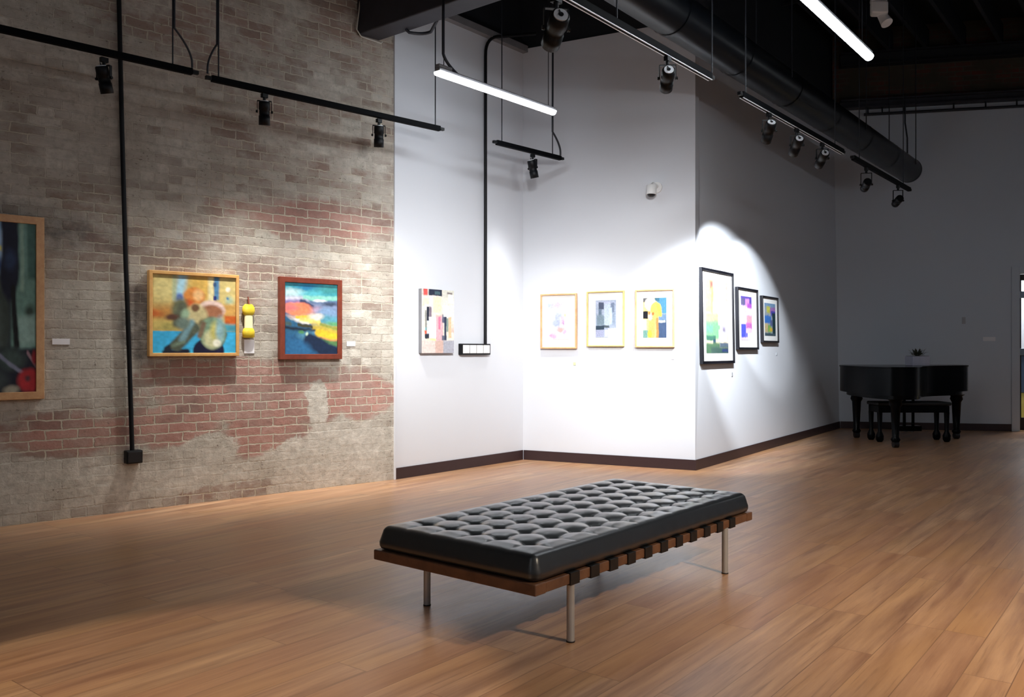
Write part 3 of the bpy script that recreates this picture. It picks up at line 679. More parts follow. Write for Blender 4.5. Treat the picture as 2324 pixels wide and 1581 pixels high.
picture('framed_print', 'light wood framed print with a yellow shape on blue, last one before the corner', 'picture', W2, (1441, 1530, 656, 788), .016, .035, M['maple'], [
  ('r', .6, -.1, 1.1, .4, (96, 150, 178), .04), ('r', .66, .4, 1.1, .60, (124, 150, 176), .04), ('r', .62, .56, 1.1, 1.1, (84, 104, 134), .03), ('r', .65, .56, .95, .62, (190, 196, 190), .02), ('r', 0, -.1, .2, .1, (110, 110, 112), .03), ('r', .5, -.1, .7, .08, (80, 122, 140), .02), ('r', .0, .34, .2, .52, (34, 38, 46), .01), ('r', -.1, .8, .2, 1.1, (130, 168, 160), .03),
  ('e', .32, .16, .24, .16, (248, 238, 230), .04), ('e', .55, .30, .24, .20, (242, 214, 110), .03), ('l', .62, .2, .74, .42, (238, 214, 100), .03, .06), ('l', .4, .5, .36, .9, (226, 186, 120), .05, .14), ('e', .3, .46, .1, .1, (230, 190, 180), .04), ('e', .26, .38, .05, .04, (196, 140, 80), .02), ('e', .42, .40, .05, .04, (190, 130, 70), .02), ('e', .28, .9, .1, .1, (196, 192, 90), .04), ('r', .55, .5, .66, 1.1, (196, 150, 96), .03), ('r', -.1, .54, .14, .8, (240, 232, 200), .03)],
  (236, 214, 150), 6.1, matw=.2, artbox=(.18, .18, .13, .15), warp=.03)
# 8-10 prints on the centre wall
picture('framed_print', 'tallest black framed print, orange fading to green, on the spotlit wall', 'picture', W3, (1594, 1667, 613, 825), .030, .04, M['black_frame'], [
  ('r', -.1, -.1, .32, .45, (236, 186, 150), .05), ('r', .2, .02, .32, .12, (222, 120, 110), .04), ('r', .25, .1, .34, .5, (210, 170, 130), .04), ('r', .36, -.1, .9, .45, (252, 244, 226), .05), ('r', .88, .02, 1.0, .28, (244, 196, 190), .03), ('r', .3, .3, .5, .48, (244, 222, 180), .04),
  ('r', -.1, .45, .55, .62, (190, 214, 150), .05), ('r', -.1, .56, .62, .82, (140, 196, 150), .06), ('r', .0, .62, .3, .72, (130, 184, 160), .04), ('r', .55, .46, 1.1, .6, (246, 236, 230), .05), ('r', .62, .60, .9, .80, (206, 206, 214), .04), ('r', .75, .64, .86, .70, (160, 150, 170), .03), ('r', .0, .76, .42, .83, (84, 134, 116), .02), ('r', .3, .82, .42, .88, (60, 92, 120), .02), ('r', .55, .68, .64, .86, (206, 226, 206), .03),
  ('r', -.1, .86, .6, 1.1, (98, 132, 104), .04), ('r', .6, .86, 1.1, .93, (110, 124, 140), .02), ('r', .2, .92, 1.1, 1.1, (84, 112, 104), .04), ('r', .7, .95, 1.0, .99, (70, 84, 130), .02)],
  (240, 226, 200), 9.4, matw=.2, artbox=(.12, .16, .09, .09), warp=.02)
picture('framed_print', 'medium black framed print in violet and pink, between two other black frames', 'picture', W3, (1676, 1722, 654, 793), .026, .04, M['black_frame'], [
  ('r', -.1, -.1, 1.1, .2, (112, 96, 180), .05), ('r', .0, .05, .35, .2, (120, 116, 150), .04), ('r', .4, .05, .8, .24, (214, 160, 226), .04), ('r', .6, .16, 1.1, .26, (190, 110, 206), .04), ('r', 0, .22, .5, .36, (216, 200, 236), .06), ('r', .5, .3, 1.1, .42, (250, 236, 246), .04), ('r', -.1, .38, .5, .62, (252, 250, 250), .04), ('r', .5, .42, 1.1, .62, (236, 176, 190), .05), ('r', .45, .6, 1.1, .74, (206, 130, 196), .05), ('r', -.1, .64, .42, .94, (96, 104, 222), .03), ('r', .5, .74, 1.1, .84, (248, 206, 236), .05), ('r', .35, .84, .6, .94, (130, 130, 236), .03), ('r', .6, .84, 1.1, 1.1, (252, 250, 252), .02)],
  (226, 206, 240), 1.4, matw=.2, artbox=(.16, .28, .11, .13), warp=.03)
picture('framed_print', 'smallest black framed print with blue and green colours, nearest the piano', 'picture', W3, (1732, 1768, 673, 777), .022, .04, M['black_frame'], [
  ('r', -.1, -.1, 1.1, .12, (140, 170, 200), .04), ('r', .2, .1, .5, .3, (206, 206, 110), .05), ('r', .5, .12, 1.1, .3, (170, 130, 190), .05), ('r', .6, .24, 1.1, .38, (90, 90, 180), .04), ('r', .0, .38, .6, .62, (80, 136, 206), .05), ('r', .72, .3, 1.1, .95, (40, 76, 84), .04), ('r', 0, .62, .3, .9, (206, 190, 150), .05), ('r', .3, .68, .6, .9, (150, 190, 110), .05), ('r', .45, .76, .7, .86, (220, 190, 80), .04), ('r', -.1, .92, 1.1, 1.1, (90, 110, 120), .03), ('r', .5, .5, .74, .7, (110, 120, 160), .04)],
  (170, 180, 190), 8.8, matw=.2, artbox=(.14, .14, .12, .12), warp=.05)

# ------------------------------------------------------------------ cards and small wall items
def card(wl, px, py, w, h, label, out=.006, m_=None):
    u, hh = wl.hit(px, py); mb = MB(); wl.slab(mb, u-w/2, u+w/2, hh-h/2, hh+h/2, .001, out)
    return meta(mb.build('caption_card', m_ or M['paper'], bevel=.001, loc=wl.pt(u, 0, hh-h/2)), label, 'label card')
card(BR, 138, 775, .115, .042, 'white caption card on the brick beside the large left-hand painting')
card(BR, 565, 786, .088, .112, 'larger square-ish white card on the brick under the yellow ornament')
card(BR, 796, 780, .088, .042, 'white caption card on the brick right of the dark red framed landscape')
card(W2, 1304, 825, .03, .03, 'tiny pale green tag below the lilac print on the alcove wall', m_=simple('pale_green_tag', (206, 222, 160), .8))
card(W2, 1527, 812, .03, .03, 'tiny white tag below the yellow and blue print at the corner')
card(W3, 1661, 849, .035, .045, 'tiny grey tag below the tallest black framed print', m_=simple('grey_tag', (150, 152, 156), .8))
card(W3, 1762, 803, .03, .03, 'tiny grey tag below the smallest black framed print', m_=simple('grey_tag_light', (170, 176, 182), .8))
card(WB, 2245, 769, .17, .06, 'pale caption card on the dim far wall right of the piano')
card(WB, 2187, 727, .05, .10, 'small grey thermostat plate on the far wall above the piano', m_=simple('grey_plate_dim', (170, 170, 176), .6)).name = 'wall_plate'

# yellow ornament hung on the brick
u, hb = BR.hit(565, 766, .03); _, ht = BR.hit(566, 690, .03); hh = ht-hb
t = thing('wall_ornament', 'small yellow and white gourd-shaped ornament hung on the brick between two paintings', 'ornament', BR.pt(u, .03, hb))
def lathe(prof, seg=20, flat=.35):
    mb = MB(); vs = []; fs = []
    for (z, r) in prof:
        for k in range(seg):
            a = 2*PI*k/seg; vs.append(BR.pt(u+r*math.cos(a), .022+r*flat*math.sin(a), hb+hh*z))
    n = len(prof)
    for i in range(n-1):
        for k in range(seg): fs.append((i*seg+k, i*seg+(k+1) % seg, (i+1)*seg+(k+1) % seg, (i+1)*seg+k))
    mb.add(vs, fs, True); mb.add(vs[:seg], [tuple(range(seg))]); mb.add(vs[-seg:], [tuple(range(seg))]); return mb
lathe([(0, .040), (.02, .052), (.18, .054), (.26, .045), (.29, .036)]).build('base', M['yellow_glaze'], t)
lathe([(.29, .038), (.34, .037), (.6, .036), (.67, .036)]).build('neck', M['cream_glaze'], t)
lathe([(.67, .034), (.71, .048), (.8, .056), (.92, .050), (1.0, .032)]).build('head', M['yellow_glaze'], t)
mb = MB(); mb.tube([BR.pt(u, .03, hb+hh), BR.pt(u, .012, hb+hh*1.22)], .006, 8); mb.build('hook', M['mahogany'], t)

# security camera on wall
cpt = W2.at(1482, 436, .10)
t = thing('security_camera', 'small white wall-mounted camera high on the alcove wall', 'security camera', cpt)
uc, hc = W2.hit(1482, 430, .08)
mb = MB(); mb.tube([W2.pt(uc+.02, 0, hc+.03), W2.pt(uc+.02, .025, hc+.03)], .055, 24); mb.build('mount_plate', M['white_plastic'], t)
mb = MB(); mb.tube([W2.pt(uc+.02, .02, hc+.04), W2.pt(uc+.01, .1, hc+.05), W2.pt(uc, .12, hc+.02)], .022, 12); mb.build('bracket_arm', M['white_plastic'], t)
mb = MB(); mb.tube([W2.pt(uc, .12, hc+.045), W2.pt(uc, .12, hc+.035), W2.pt(uc-.004, .122, hc-.055)], .05, 24, radii=[.035, .052, .052]); mb.build('housing', M['white_plastic'], t)
mb = MB(); mb.tube([W2.pt(uc-.004, .122, hc-.0555), W2.pt(uc-.005, .122, hc-.07), W2.pt(uc-.005, .122, hc-.082)], .04, 20, radii=[.042, .038, .018]); mb.build('lens_dome', M['dark_plastic'], t)

# ------------------------------------------------------------------ track lighting
def track(label, a, b, rails=False, group='lighting tracks'):
    t = thing('lighting_track', label, 'track light rail', (a+b)/2, group)
    mb = MB(); mb.bar(a, b, .038, .045); mb.build('rail', M['rail'], t, bevel=.003)
    d = (b-a).normalized()
    for e_, s in ((a, -1), (b, 1)):
        mb = MB(); mb.bar(e_+d*(.001*s), e_+d*(.045*s), .03, .026); mb.build('end_cap', M['black_metal'], t, bevel=.003)
    if rails:
        side = V((0, 0, 1)).cross(d).normalized()
        for s in (-1, 1):
            mb = MB(); mb.bar(a+side*(.013*s)-V((0, 0, .024)), b+side*(.013*s)-V((0, 0, .024)), .007, .004); mb.build('contact_strip', M['grey_plate'], t)
    return t
def rod(t, p, top=5.8, r=.0055, name='hanger_rod'):
    mb = MB(); mb.tube([p+V((0, 0, .02)), V((p.x, p.y, top))], r, 8); return mb.build(name, M['rod'], t)
HT = 3.20; HR = 3.10
def TL(px, py, h=HT): return at_height(px, py, h)
L1a, L1b = TL(-330, -10), TL(436, 163)
L1a = L1b+(L1a-L1b)   # continues beyond the frame
dirL = (TL(1000, 293)-TL(475, 176)).normalized()
L1a = L1b-dirL*3.4
t1 = track('black track on the left in front of the brick, cut by the frame edge', L1a, L1b)
L2a, L2b = TL(480, 178), TL(998, 292)
t2 = track('long black track with two spots, ending in front of the white alcove', L2a, L2b)
C1, C2 = TL(1127, 323), TL(1272, 359)
t3 = track('short black track hanging in the alcove under the lit tube', C1, C2)
R1b = TL(1612, 174, HR); dirR = (TL(2060, 430, HR)-TL(1300, 2, HR)).normalized(); R1a = R1b-dirR*2.9
t4 = track('black track with two pale strips, below the big duct at top centre', R1a, R1b, True)
def onR(px):       # point of the right-hand track line seen at column px
    r = V(((px-W/2)/FPX, 1, 0)); o = V((0, 0, 0)); p = V((R1b.x, R1b.y, 0)); q = isect(o, r, p, dirR); return V((q.x, q.y, HR))
R2a, R2b = onR(1683), onR(1912); t5 = track('black track on the right carrying three spots over the framed prints', R2a, R2b, True)
R3a, R3b = onR(1936), onR(2064); t6 = track('farthest black track carrying two spots near the duct end', R3a, R3b)
for t, pts in ((t1, [(392, 152)]), (t2, [(496, 182), (988, 290)]), (t3, [(1139, 326), (1254, 354)])):
    for q in pts: rod(t, TL(*q))
rod(t1, L1b-dirL*2.4)
for t, q in ((t4, 1616), (t4, 1400), (t5, 1692), (t5, 1895), (t6, 1950), (t6, 2050)): rod(t, onR(q), r=.005)
# power cords on the rod ends
def cord(t, p_end, p_rod, zup, r=.008, sway=.0):
    a = p_end+V((0, 0, .03)); b_ = V((p_rod.x, p_rod.y, zup)); m_ = (a+b_)/2+V((0, 0, .02))
    side = (a-b_); side.z = 0
    mb = MB(); mb.tube([a]+arc(a+V((0, 0, .03)), V((a.x, a.y, a.z+(zup-a.z)*.45)), V((b_.x, b_.y, zup-.02)), 8)+[V((b_.x, b_.y, zup+.1)), V((b_.x+.008, b_.y, 5.75))], r, 8)
    return mb.build('power_cord', M['rod'], t)
cord(t1, L1b, TL(392, 152)+V((.012, 0, 0)), at_depth(397, 70, L1b.y).z, .0075)
cord(t2, L2a-dirL*.03, TL(496, 182)-V((.012, 0, 0)), at_depth(494, 90, L2a.y).z, .0075)
cord(t3, C2, TL(1254, 354), at_depth(1253, 300, C2.y).z, .010)

def head(label, mount, target, lamp=None, size=1.0, drop=.165, cap=True, sg=None):
    """track spot: adapter, stem, yoke, barrel with pale rear cap"""
    mount = V(mount); piv = mount-V((0, 0, drop*size))
    d = (V(target)-piv).normalized()
    t = thing('track_spotlight', label, 'spotlight', mount, 'track spotlights')
    side = d.cross(V((0, 0, 1))).normalized()
    mb = MB(); mb.bar(mount-V((0, 0, .0265)), mount-V((0, 0, .058*size)), .03*size, .05*size, up=DUCT); mb.tube([mount-V((0, 0, .05*size)), mount-V((0, 0, .085*size))], .012*size, 10)
    mb.build('track_adapter', M['black_metal'], t, bevel=.002)
    rw = .052*size; ytop = mount-V((0, 0, .083*size))
    mb = MB(); mb.bar(ytop-side*rw, ytop+side*rw, .022*size, .005)
    for s in (-1, 1):
        mb.bar(ytop+side*rw*s, piv+side*rw*s-V((0, 0, .01)), .005, .022*size, up=side.cross(V((0, 0, 1))))
        mb.tube([piv+side*(rw*s-.004*s), piv+side*(rw*s+.012*s)], .010*size, 10)
    mb.build('yoke', M['black_metal'], t)
    r = .043*size; L = .10*size
    mb = MB(); mb.tube([piv-d*(L*.78), piv-d*(L*.72), piv-d*(L*.15), piv-d*(L*.12), piv+d*(L*.3), piv+d*(L*.31), piv+d*L, piv+d*(L*.98), piv+d*(L*.8)], r, 24,
        radii=[r*.82, r*.96, r, r*.9, r*.9, r*.98, r*.98, r*.86, r*.8]); mb.build('lamp_barrel', M['black_metal'], t)
    if cap:
        mb = MB(); mb.tube([piv-d*(L*.781), piv-d*(L*.83)], r*.72, 20); o = mb.build('rear_cap', M['grey_plate'], t)
        u_ = d.orthogonal().normalized(); c0 = piv-d*(L*.832)
        mb = MB(); mb.tube([c0, c0-d*.004], r*.26, 12); mb.bar(c0, c0+V((0, 0, 1)).cross(d).normalized()*(r*.2)+V((0, 0, r*.45)), .006, .006); mb.build('cable_gland', M['dark_plastic'], t)
    if lamp:
        w_, ang_, bl, col = lamp[:4]
        spot('lamp_beam', piv+d*(L*1.05), target, w_, ang_, bl, col, .03, t, lamp[4] if len(lamp) > 4 else None)
    return t
WARM = (1, .965, .91); NEU = (1, .99, .985); COOL = (.90, .95, 1)
head('leftmost track spotlight, hanging left of the long conduit', TL(236, 122), BR.at(430, 1060), (62, (24, 12.5), -1, WARM, BR.d))
head('track spotlight above the gap between the two brick wall paintings', TL(600, 205), BR.at(600, 1040), (300, (30, 12.5), -1, WARM, BR.d))
head('track spotlight just left of where the white alcove begins', TL(860, 263), BR.at(850, 1010), (270, (26, 12.5), -1, WARM, BR.d))
head('single spotlight on the short alcove track', TL(1209, 344), W2.at(1320, 930), (170, (30, 13), -1, NEU, W2.d))
head('spotlight aimed down from the striped track beside the corner edge', onR(1515), W2.at(1430, 740), (440, 17, -1, NEU))
head('big nearest spotlight at the top centre, pale disc facing the viewer', onR(1262), W1.at(1015, 770), (880, 14, -1, NEU), size=1.25)
head('first spotlight of the right-hand track, pale rear cap', onR(1745), W3.at(1592, 800), (720, 54, .7, COOL))
head('second spotlight of the right-hand track, middle of three', onR(1808), W3.at(1652, 705), (760, 46, .4, COOL))
head('third spotlight of the right-hand track, the one farthest along it', onR(1866), W3.at(1700, 675), (440, 31, .35, COOL))
head('nearer spotlight of the farthest track', onR(1966), W3.at(1850, 650), None, drop=.2, cap=False)
head('last spotlight of the farthest track, next to the duct end', onR(2038), W3.at(1880, 640), None, drop=.2, cap=False)

# ------------------------------------------------------------------ pendant tube lights
def pendant(label, a, b, rods=True, hangers=None, name='pendant_tube_light'):
    a, b = V(a), V(b); d = (b-a).normalized(); t = thing(name, label, 'ceiling light', (a+b)/2, 'pendant tube lights')
    up = V((0, 0, 1)); side = up.cross(d).normalized()
    mb = MB(); mb.bar(a+up*.045, b+up*.045, .06, .03); mb.build('housing', M['grey_metal'], t, bevel=.006)
    # half-round diffuser
    n = 10; mb = MB(); vs = []; fs = []
    for p in (a, b):
        for k in range(n+1):
            an = PI+PI*k/n; vs.append(p+side*(.036*math.cos(an))+up*(.03+.036*math.sin(an)))
    for k in range(n): fs.append((k, k+1, n+2+k, n+1+k))
    fs += [tuple(range(n+1)), tuple(range(n+1, 2*n+2)), (0, n, 2*n+1, n+1)]
    mb.add(vs, fs, True); mb.build('diffuser', M['lit'], t)
    for s in (hangers or (.06, .94)):
        p = a.lerp(b, s)+up*.06; mb = MB(); mb.tube([p, V((p.x, p.y, 5.8))], .0035, 6); mb.build('hanger_wire', M['rod'], t)
    return t
HP = 3.38
pa, pb = at_height(992, 170, HP), at_height(1256, 260, HP)
t = pendant('lit white tube light hanging in front of the white alcove', pa, pb, hangers=(.05, .95))
pc = at_depth(1006, 122, pa.y+.05); pe = pa.lerp(pb, .17)+V((0, 0, .05))
mb = MB(); mb.tube([V((pc.x, pc.y, 5.8)), V((pc.x, pc.y, pc.z+.1)), pc]+arc(pc, pc+V((.02, 0, -.08)), pe, 8)[1:], .012, 8); mb.build('power_cord', M['rod'], t)
mb = MB(); mb.bar(pa+V((0, 0, .075))-(pb-pa).normalized()*.0, pa.lerp(pb, .1)+V((0, 0, .075)), .05, .03); mb.build('driver_box', M['grey_metal'], t, bevel=.008)
qb = at_height(1972, 136, HP)
pendant('bright tube light at the top right, running out of the frame', qb-DUCT*2.45, qb, hangers=(.1, .93))
# further unseen fittings; the last two are added to fill the hall with light
for (x, y, z, l_, lab) in ((-2.3, -.1, 4.3, 1.3, 'short tube light hung high in the hall behind the viewer'), (2.75, 1.9, 3.2, 2.4, 'long tube light low on the right of the hall, beside the viewer'),
                      (-3.4, -1.6, 3.4, 2.4, 'unseen tube light added at the left rear of the hall by the brick wall'), (7.4, 9.6, 3.4, .8, 'unseen fill tube light added right of the piano, outside the picture')):
    c = V((x, y, z)); pendant(lab, c-DUCT*l_/2, c+DUCT*l_/2)

AMBER = (1, .80, .56)  # warm colour for two unseen spotlights added to brighten the near floor
head('unseen spotlight added right of the viewer for a warm pool on the floor', (3.1, 1.6, 3.1), at_floor(2130, 1400), (540, 26, -1, AMBER))
head('unseen spotlight added left of the viewer for a warm patch on the floor', (-1.9, .7, 3.1), at_floor(120, 1760), (360, 40, .2, AMBER))

# white fixture on the dark ceiling, top right
w0 = at_height(1998, 26, 4.7)
t = thing('ceiling_projector', 'small white double-lobed fixture high on the dark ceiling right of the tube light', 'emergency light', w0)
f1 = at_depth(1995, 20, w0.y); f2 = at_depth(2008, 42, w0.y)
mb = MB(); mb.box(f1, .17, .14, .13, (1, -.35, -.15)); mb.build('head', M['white_plastic'], t, bevel=.02, seg=3)
mb = MB(); mb.box(f1+V((.0, 0, .10)), .17, .12, .05, (1, -.3, .1)); mb.build('bracket', M['white_plastic'], t, bevel=.015, seg=3)
mb = MB(); mb.tube([f2+V((-.02, .03, .05)), f2+V((.01, -.03, -.06))], .06, 20, radii=[.045, .06]); mb.build('lower_lobe', M['white_plastic'], t, bevel=.006)
mb = MB(); mb.tube([f1+V((0, 0, .12)), V((f1.x, f1.y, 5.8))], .012, 8); mb.build('stem', M['rod'], t)

# ------------------------------------------------------------------ daybed
c0 = V((.0907, 3.337, 0)); ex = V((1.27, 1.525, 0)).normalized(); ey = V((-.78, .625, 0)); ey = (ey-ex*ey.dot(ex)).normalized()
BL, BW = 1.985, .945
def bp_(x, y, z): return c0+ex*x+ey*y+V((0, 0, z))
t = thing('daybed', 'black tufted leather daybed on a wooden frame with slim steel legs', 'daybed', bp_(BL/2, BW/2, 0))
# wooden frame
zb, zt = .242, .288
def rail(x0, x1, y0, y1, z0=zb, z1=zt):
    mb = MB(); mb.quadprism([bp_(x0, y0, z0), bp_(x1, y0, z0), bp_(x1, y1, z0), bp_(x0, y1, z0)], [bp_(x0, y0, z1), bp_(x1, y0, z1), bp_(x1, y1, z1), bp_(x0, y1, z1)]); return mb
mb = rail(0, .07, 0, BW); mb.build('end_rail', M['walnut'], t, bevel=.005)
mb = rail(BL-.07, BL, 0, BW); mb.build('end_rail', M['walnut'], t, bevel=.005)
mb = rail(.0701, BL-.0701, .002, .06, zb+.002, zt-.002); mb.build('side_rail', M['walnut'], t, bevel=.004)
mb = rail(.0701, BL-.0701, BW-.06, BW-.002, zb+.002, zt-.002); mb.build('side_rail', M['walnut'], t, bevel=.004)
ns = 11
for k in range(ns):
    x = .26+(BL-.52)*k/(ns-1)
    mb = rail(x-.032, x+.032, -.002, BW+.002, zt-.0015, zt+.002)
    for s, y0, y1 in ((0, -.005, .062), (1, BW-.062, BW+.005)):
        mb2 = rail(x-.032, x+.032, y0, y1, zb-.003, zt+.0025); mb.v, kk = mb.v, 0; mb.add(mb2.v, mb2.f)
    mb.build('support_strap', M['strap'], t, bevel=.002)
for x, y in ((.255, .016), (.235, BW-.11), (1.67, .016), (1.67, BW-.11)):
    mb = MB(); p = bp_(x, y, 0); mb.tube([p+V((0, 0, .001)), p+V((0, 0, zb+.004))], .0165, 20); lg = mb.build('leg', M['chrome'], t)
    mb = MB(); mb.tube([p+V((0, 0, 0)), p+V((0, 0, .005))], .0185, 20); mb.build('foot_pad', M['dark_plastic'], lg)
# cushion
NX, NY = 12, 6; ins = .016; cz0, cz1 = zt+.001, .397
CL, CW = BL-2*ins, BW-2*ins
def cushion():
    nx, ny = 240, 120; vs = []; fs = []; rr = .042
    def topz(x, y):
        cx, cy = x/CL*NX, y/CW*NY
        bx, by = min(max(round(cx), 1), NX-1), min(max(round(cy), 1), NY-1)
        dx, dy = (cx-bx)*CL/NX, (cy-by)*CW/NY
        r = math.hypot(dx, dy)
        dim = -.026*math.exp(-(r/.030)**1.6)
        sx = abs(math.sin(PI*cx)); sy = abs(math.sin(PI*cy))
        puff = .008*(sx**.55)*(sy**.55)
        seam = -.003*(math.exp(-((cx-round(cx))/.07)**2) if 0 < round(cx) < NX else 0)-.003*(math.exp(-((cy-round(cy))/.07)**2) if 0 < round(cy) < NY else 0)
        wr = .002*noise.noise(V((x*14, y*14, 2)))
        return dim+puff+seam+wr
    for j in range(ny+1):
        for i in range(nx+1):
            a, b_ = i/nx, j/ny
            # denser sampling at the border, rounded edge
            x, y = a*CL, b_*CW
            ex_ = min(x, CL-x); ey_ = min(y, CW-y)
            def drop(e_): return 0 if e_ >= rr else rr-math.sqrt(max(0, rr*rr-(rr-e_)**2))
            dd = math.hypot(drop(ex_), drop(ey_)); fade = min(1, (ex_/.085)**2)*min(1, (ey_/.085)**2)
            vs.append(bp_(ins+x, ins+y, cz1-min(dd, rr)+topz(x, y)*fade))
    def id_(i, j): return j*(nx+1)+i
    for j in range(ny):
        for i in range(nx): fs.append((id_(i, j), id_(i+1, j), id_(i+1, j+1), id_(i, j+1)))
    border = [(i, 0) for i in range(nx)]+[(nx, j) for j in range(ny)]+[(i, ny) for i in range(nx, 0, -1)]+[(0, j) for j in range(ny, 0, -1)]
    n = len(border); prev = [id_(*q) for q in border]; zt_ = cz1-rr
    for (zf, o_) in ((.8, .004), (.55, .010), (.3, .009), (.1, .002), (0.0, -.012)):
        cur = []
        for q in border:
            a = V(vs[id_(*q)]); cx = c0+ex*BL/2+ey*BW/2
            lx, ly = (a-cx).dot(ex), (a-cx).dot(ey); 
            ox = 1 if q[0] == nx else (-1 if q[0] == 0 else 0); oy = 1 if q[1] == ny else (-1 if q[1] == 0 else 0)
            rnd_ = .0; z = cz0+(zt_-cz0)*zf
            w = .0015*noise.noise(V((a.x*12, a.y*12, z*20)))
            # round the plan corners
            vs.append(V((a.x, a.y, z))+ex*(ox*(o_+w))+ey*(oy*(o_+w))); cur.append(len(vs)-1)
        for k in range(n): fs.append((prev[k], cur[k], cur[(k+1) % n], prev[(k+1) % n]))
        prev = cur
    fs.append(tuple(prev))
    # pull plan corners in so that they are rounded
    cr = .035
    for i, v in enumerate(vs):
        lx, ly = (v-c0).dot(ex), (v-c0).dot(ey)
        mx_, my_ = min(lx-ins, BL-ins-lx), min(ly-ins, BW-ins-ly)
        if mx_ < cr and my_ < cr:
            px_, py_ = cr-mx_, cr-my_; m_ = max(px_, py_); L_ = math.hypot(px_, py_)
            if L_ > 1e-6:
                k = m_/L_; nx_, ny_ = cr-px_*k, cr-py_*k
                sx = 1 if lx < BL/2 else -1; sy = 1 if ly < BW/2 else -1
                v2 = v+ex*(sx*(nx_-mx_))+ey*(sy*(ny_-my_)); vs[i] = v2
    mb = MB(); mb.add(vs, fs, True); return mb
cu = cushion().build('cushion', M['leather'], t)
bt = 0
for i in range(1, NX):
    for j in range(1, NY):
        x, y = ins+CL*i/NX, ins+CW*j/NY; z = cz1-.026-.006
        p = bp_(x, y, z); mb = MB()
        mb.tube([p-V((0, 0, .004)), p+V((0, 0, .002)), p+V((0, 0, .005)), p+V((0, 0, .006))], .011, 12, radii=[.010, .011, .007, .002]); mb.build('button', M['strap'], cu)

# ------------------------------------------------------------------ piano corner
pt_, pb_ = 1.0, .63
spine = [(4.70, 12.15), (4.55, 11.95), (4.45, 11.6), (4.44, 11.2), (4.43, 10.85)]
tail = [(4.45, 10.62), (4.53, 10.44), (4.67, 10.33), (4.82, 10.33), (4.94, 10.44)]
bent = [(5.10, 10.68), (5.22, 10.95), (5.40, 11.18), (5.66, 11.36), (5.94, 11.48), (6.16, 11.62), (6.27, 11.80), (6.29, 12.0), (6.29, 12.15)]
outline = spine+tail+bent
def smooth_poly(P, it=3):
    for _ in range(it):
        Q = [P[0]]
        for i in range(len(P)-1):
            a, b_ = P[i], P[i+1]; Q += [(a[0]*.75+b_[0]*.25, a[1]*.75+b_[1]*.25), (a[0]*.25+b_[0]*.75, a[1]*.25+b_[1]*.75)]
        Q.append(P[-1]); P = Q
    return P
outline = smooth_poly(outline)
t = thing('grand_piano', 'black grand piano in the dim far corner with its lid closed', 'piano', V((5.2, 11.5, 0)))
def scaled(P, k): 
    cx = sum(p[0] for p in P)/len(P); cy = sum(p[1] for p in P)/len(P); return [(cx+(p[0]-cx)*k, cy+(p[1]-cy)*k) for p in P]
mb = MB(); mb.smooth_prism(outline, pb_+.02, pt_-.022); o = mb.build('case', M['piano_black'], t)
mb = MB(); mb.prism(scaled(outline, 1.012), pt_-.02, pt_); mb.build('lid', M['piano_black'], t, bevel=.006)
mb = MB(); mb.prism(scaled(outline, .90), pb_-.03, pb_+.021); mb.build('soundboard_frame', M['piano_black'], t, bevel=.006)
mb = MB(); mb.prism([(4.84, 12.151), (6.28, 12.151), (6.28, 12.40), (4.84, 12.40)], pb_, .74); mb.build('keybed', M['piano_black'], t, bevel=.006)
mb = MB(); mb.prism([(4.90, 12.16), (6.20, 12.16), (6.20, 12.31), (4.90, 12.31)], .741, .765); mb.build('keys', M['white_plastic'], t, bevel=.003)
for x, y in ((4.74, 11.82), (6.05, 11.70), (4.74, 10.62)):
    p = V((x, y, 0)); mb = MB()
    mb.tube([p+V((0, 0, .07)), p+V((0, 0, .10)), p+V((0, 0, .13)), p+V((0, 0, .50)), p+V((0, 0, .54)), p+V((0, 0, .58)), p+V((0, 0, pb_-.028))], .05, 8, radii=[.045, .06, .042, .062, .085, .075, .11])
    lg = mb.build('leg', M['piano_black'], t)
    mb = MB(); mb.tube([p+V((-.03, 0, .045)), p+V((.03, 0, .045))], .045, 16); mb.bar(p+V((0, 0, .05)), p+V((0, 0, .09)), .05, .07); mb.build('caster', M['dark_plastic'], lg)
ly = V((5.47, 11.85, 0)); mb = MB()
for s in (-.06, .06): mb.bar(ly+V((s, 0, .16)), ly+V((s, 0, pb_-.02)), .035, .03, up=(0, 1, 0))
mb.box(ly+V((0, 0, .13)), .30, .14, .07)
lyo = mb.build('pedal_lyre', M['piano_black'], t, bevel=.005)
for s in (-.08, 0, .08):
    mb = MB(); mb.box(ly+V((s, .13, .08)), .035, .16, .015); mb.build('pedal', M['chrome'], lyo, bevel=.004)
# stool
t = thing('piano_bench', 'black rectangular bench pushed under the piano', 'bench', V((5.27, 11.55, 0)))
mb = MB(); mb.box(V((5.27, 11.42, .50)), .97, .36, .045); mb.build('seat', M['strap'], t, bevel=.015, seg=3)
mb = MB(); mb.box(V((5.27, 11.42, .43)), .93, .32, .09); mb.build('apron', M['piano_black'], t, bevel=.004)
for sx in (-1, 1):
    for sy in (-1, 1):
        p = V((5.27+sx*.44, 11.42+sy*.135, 0)); mb = MB(); mb.tube([p+V((0, 0, .0)), p+V((0, 0, .03)), p+V((0, 0, .08)), p+V((0, 0, .14)), p+V((0, 0, .386))], .03, 10, radii=[.03, .048, .05, .026, .034]); mb.build('leg', M['piano_black'], t)
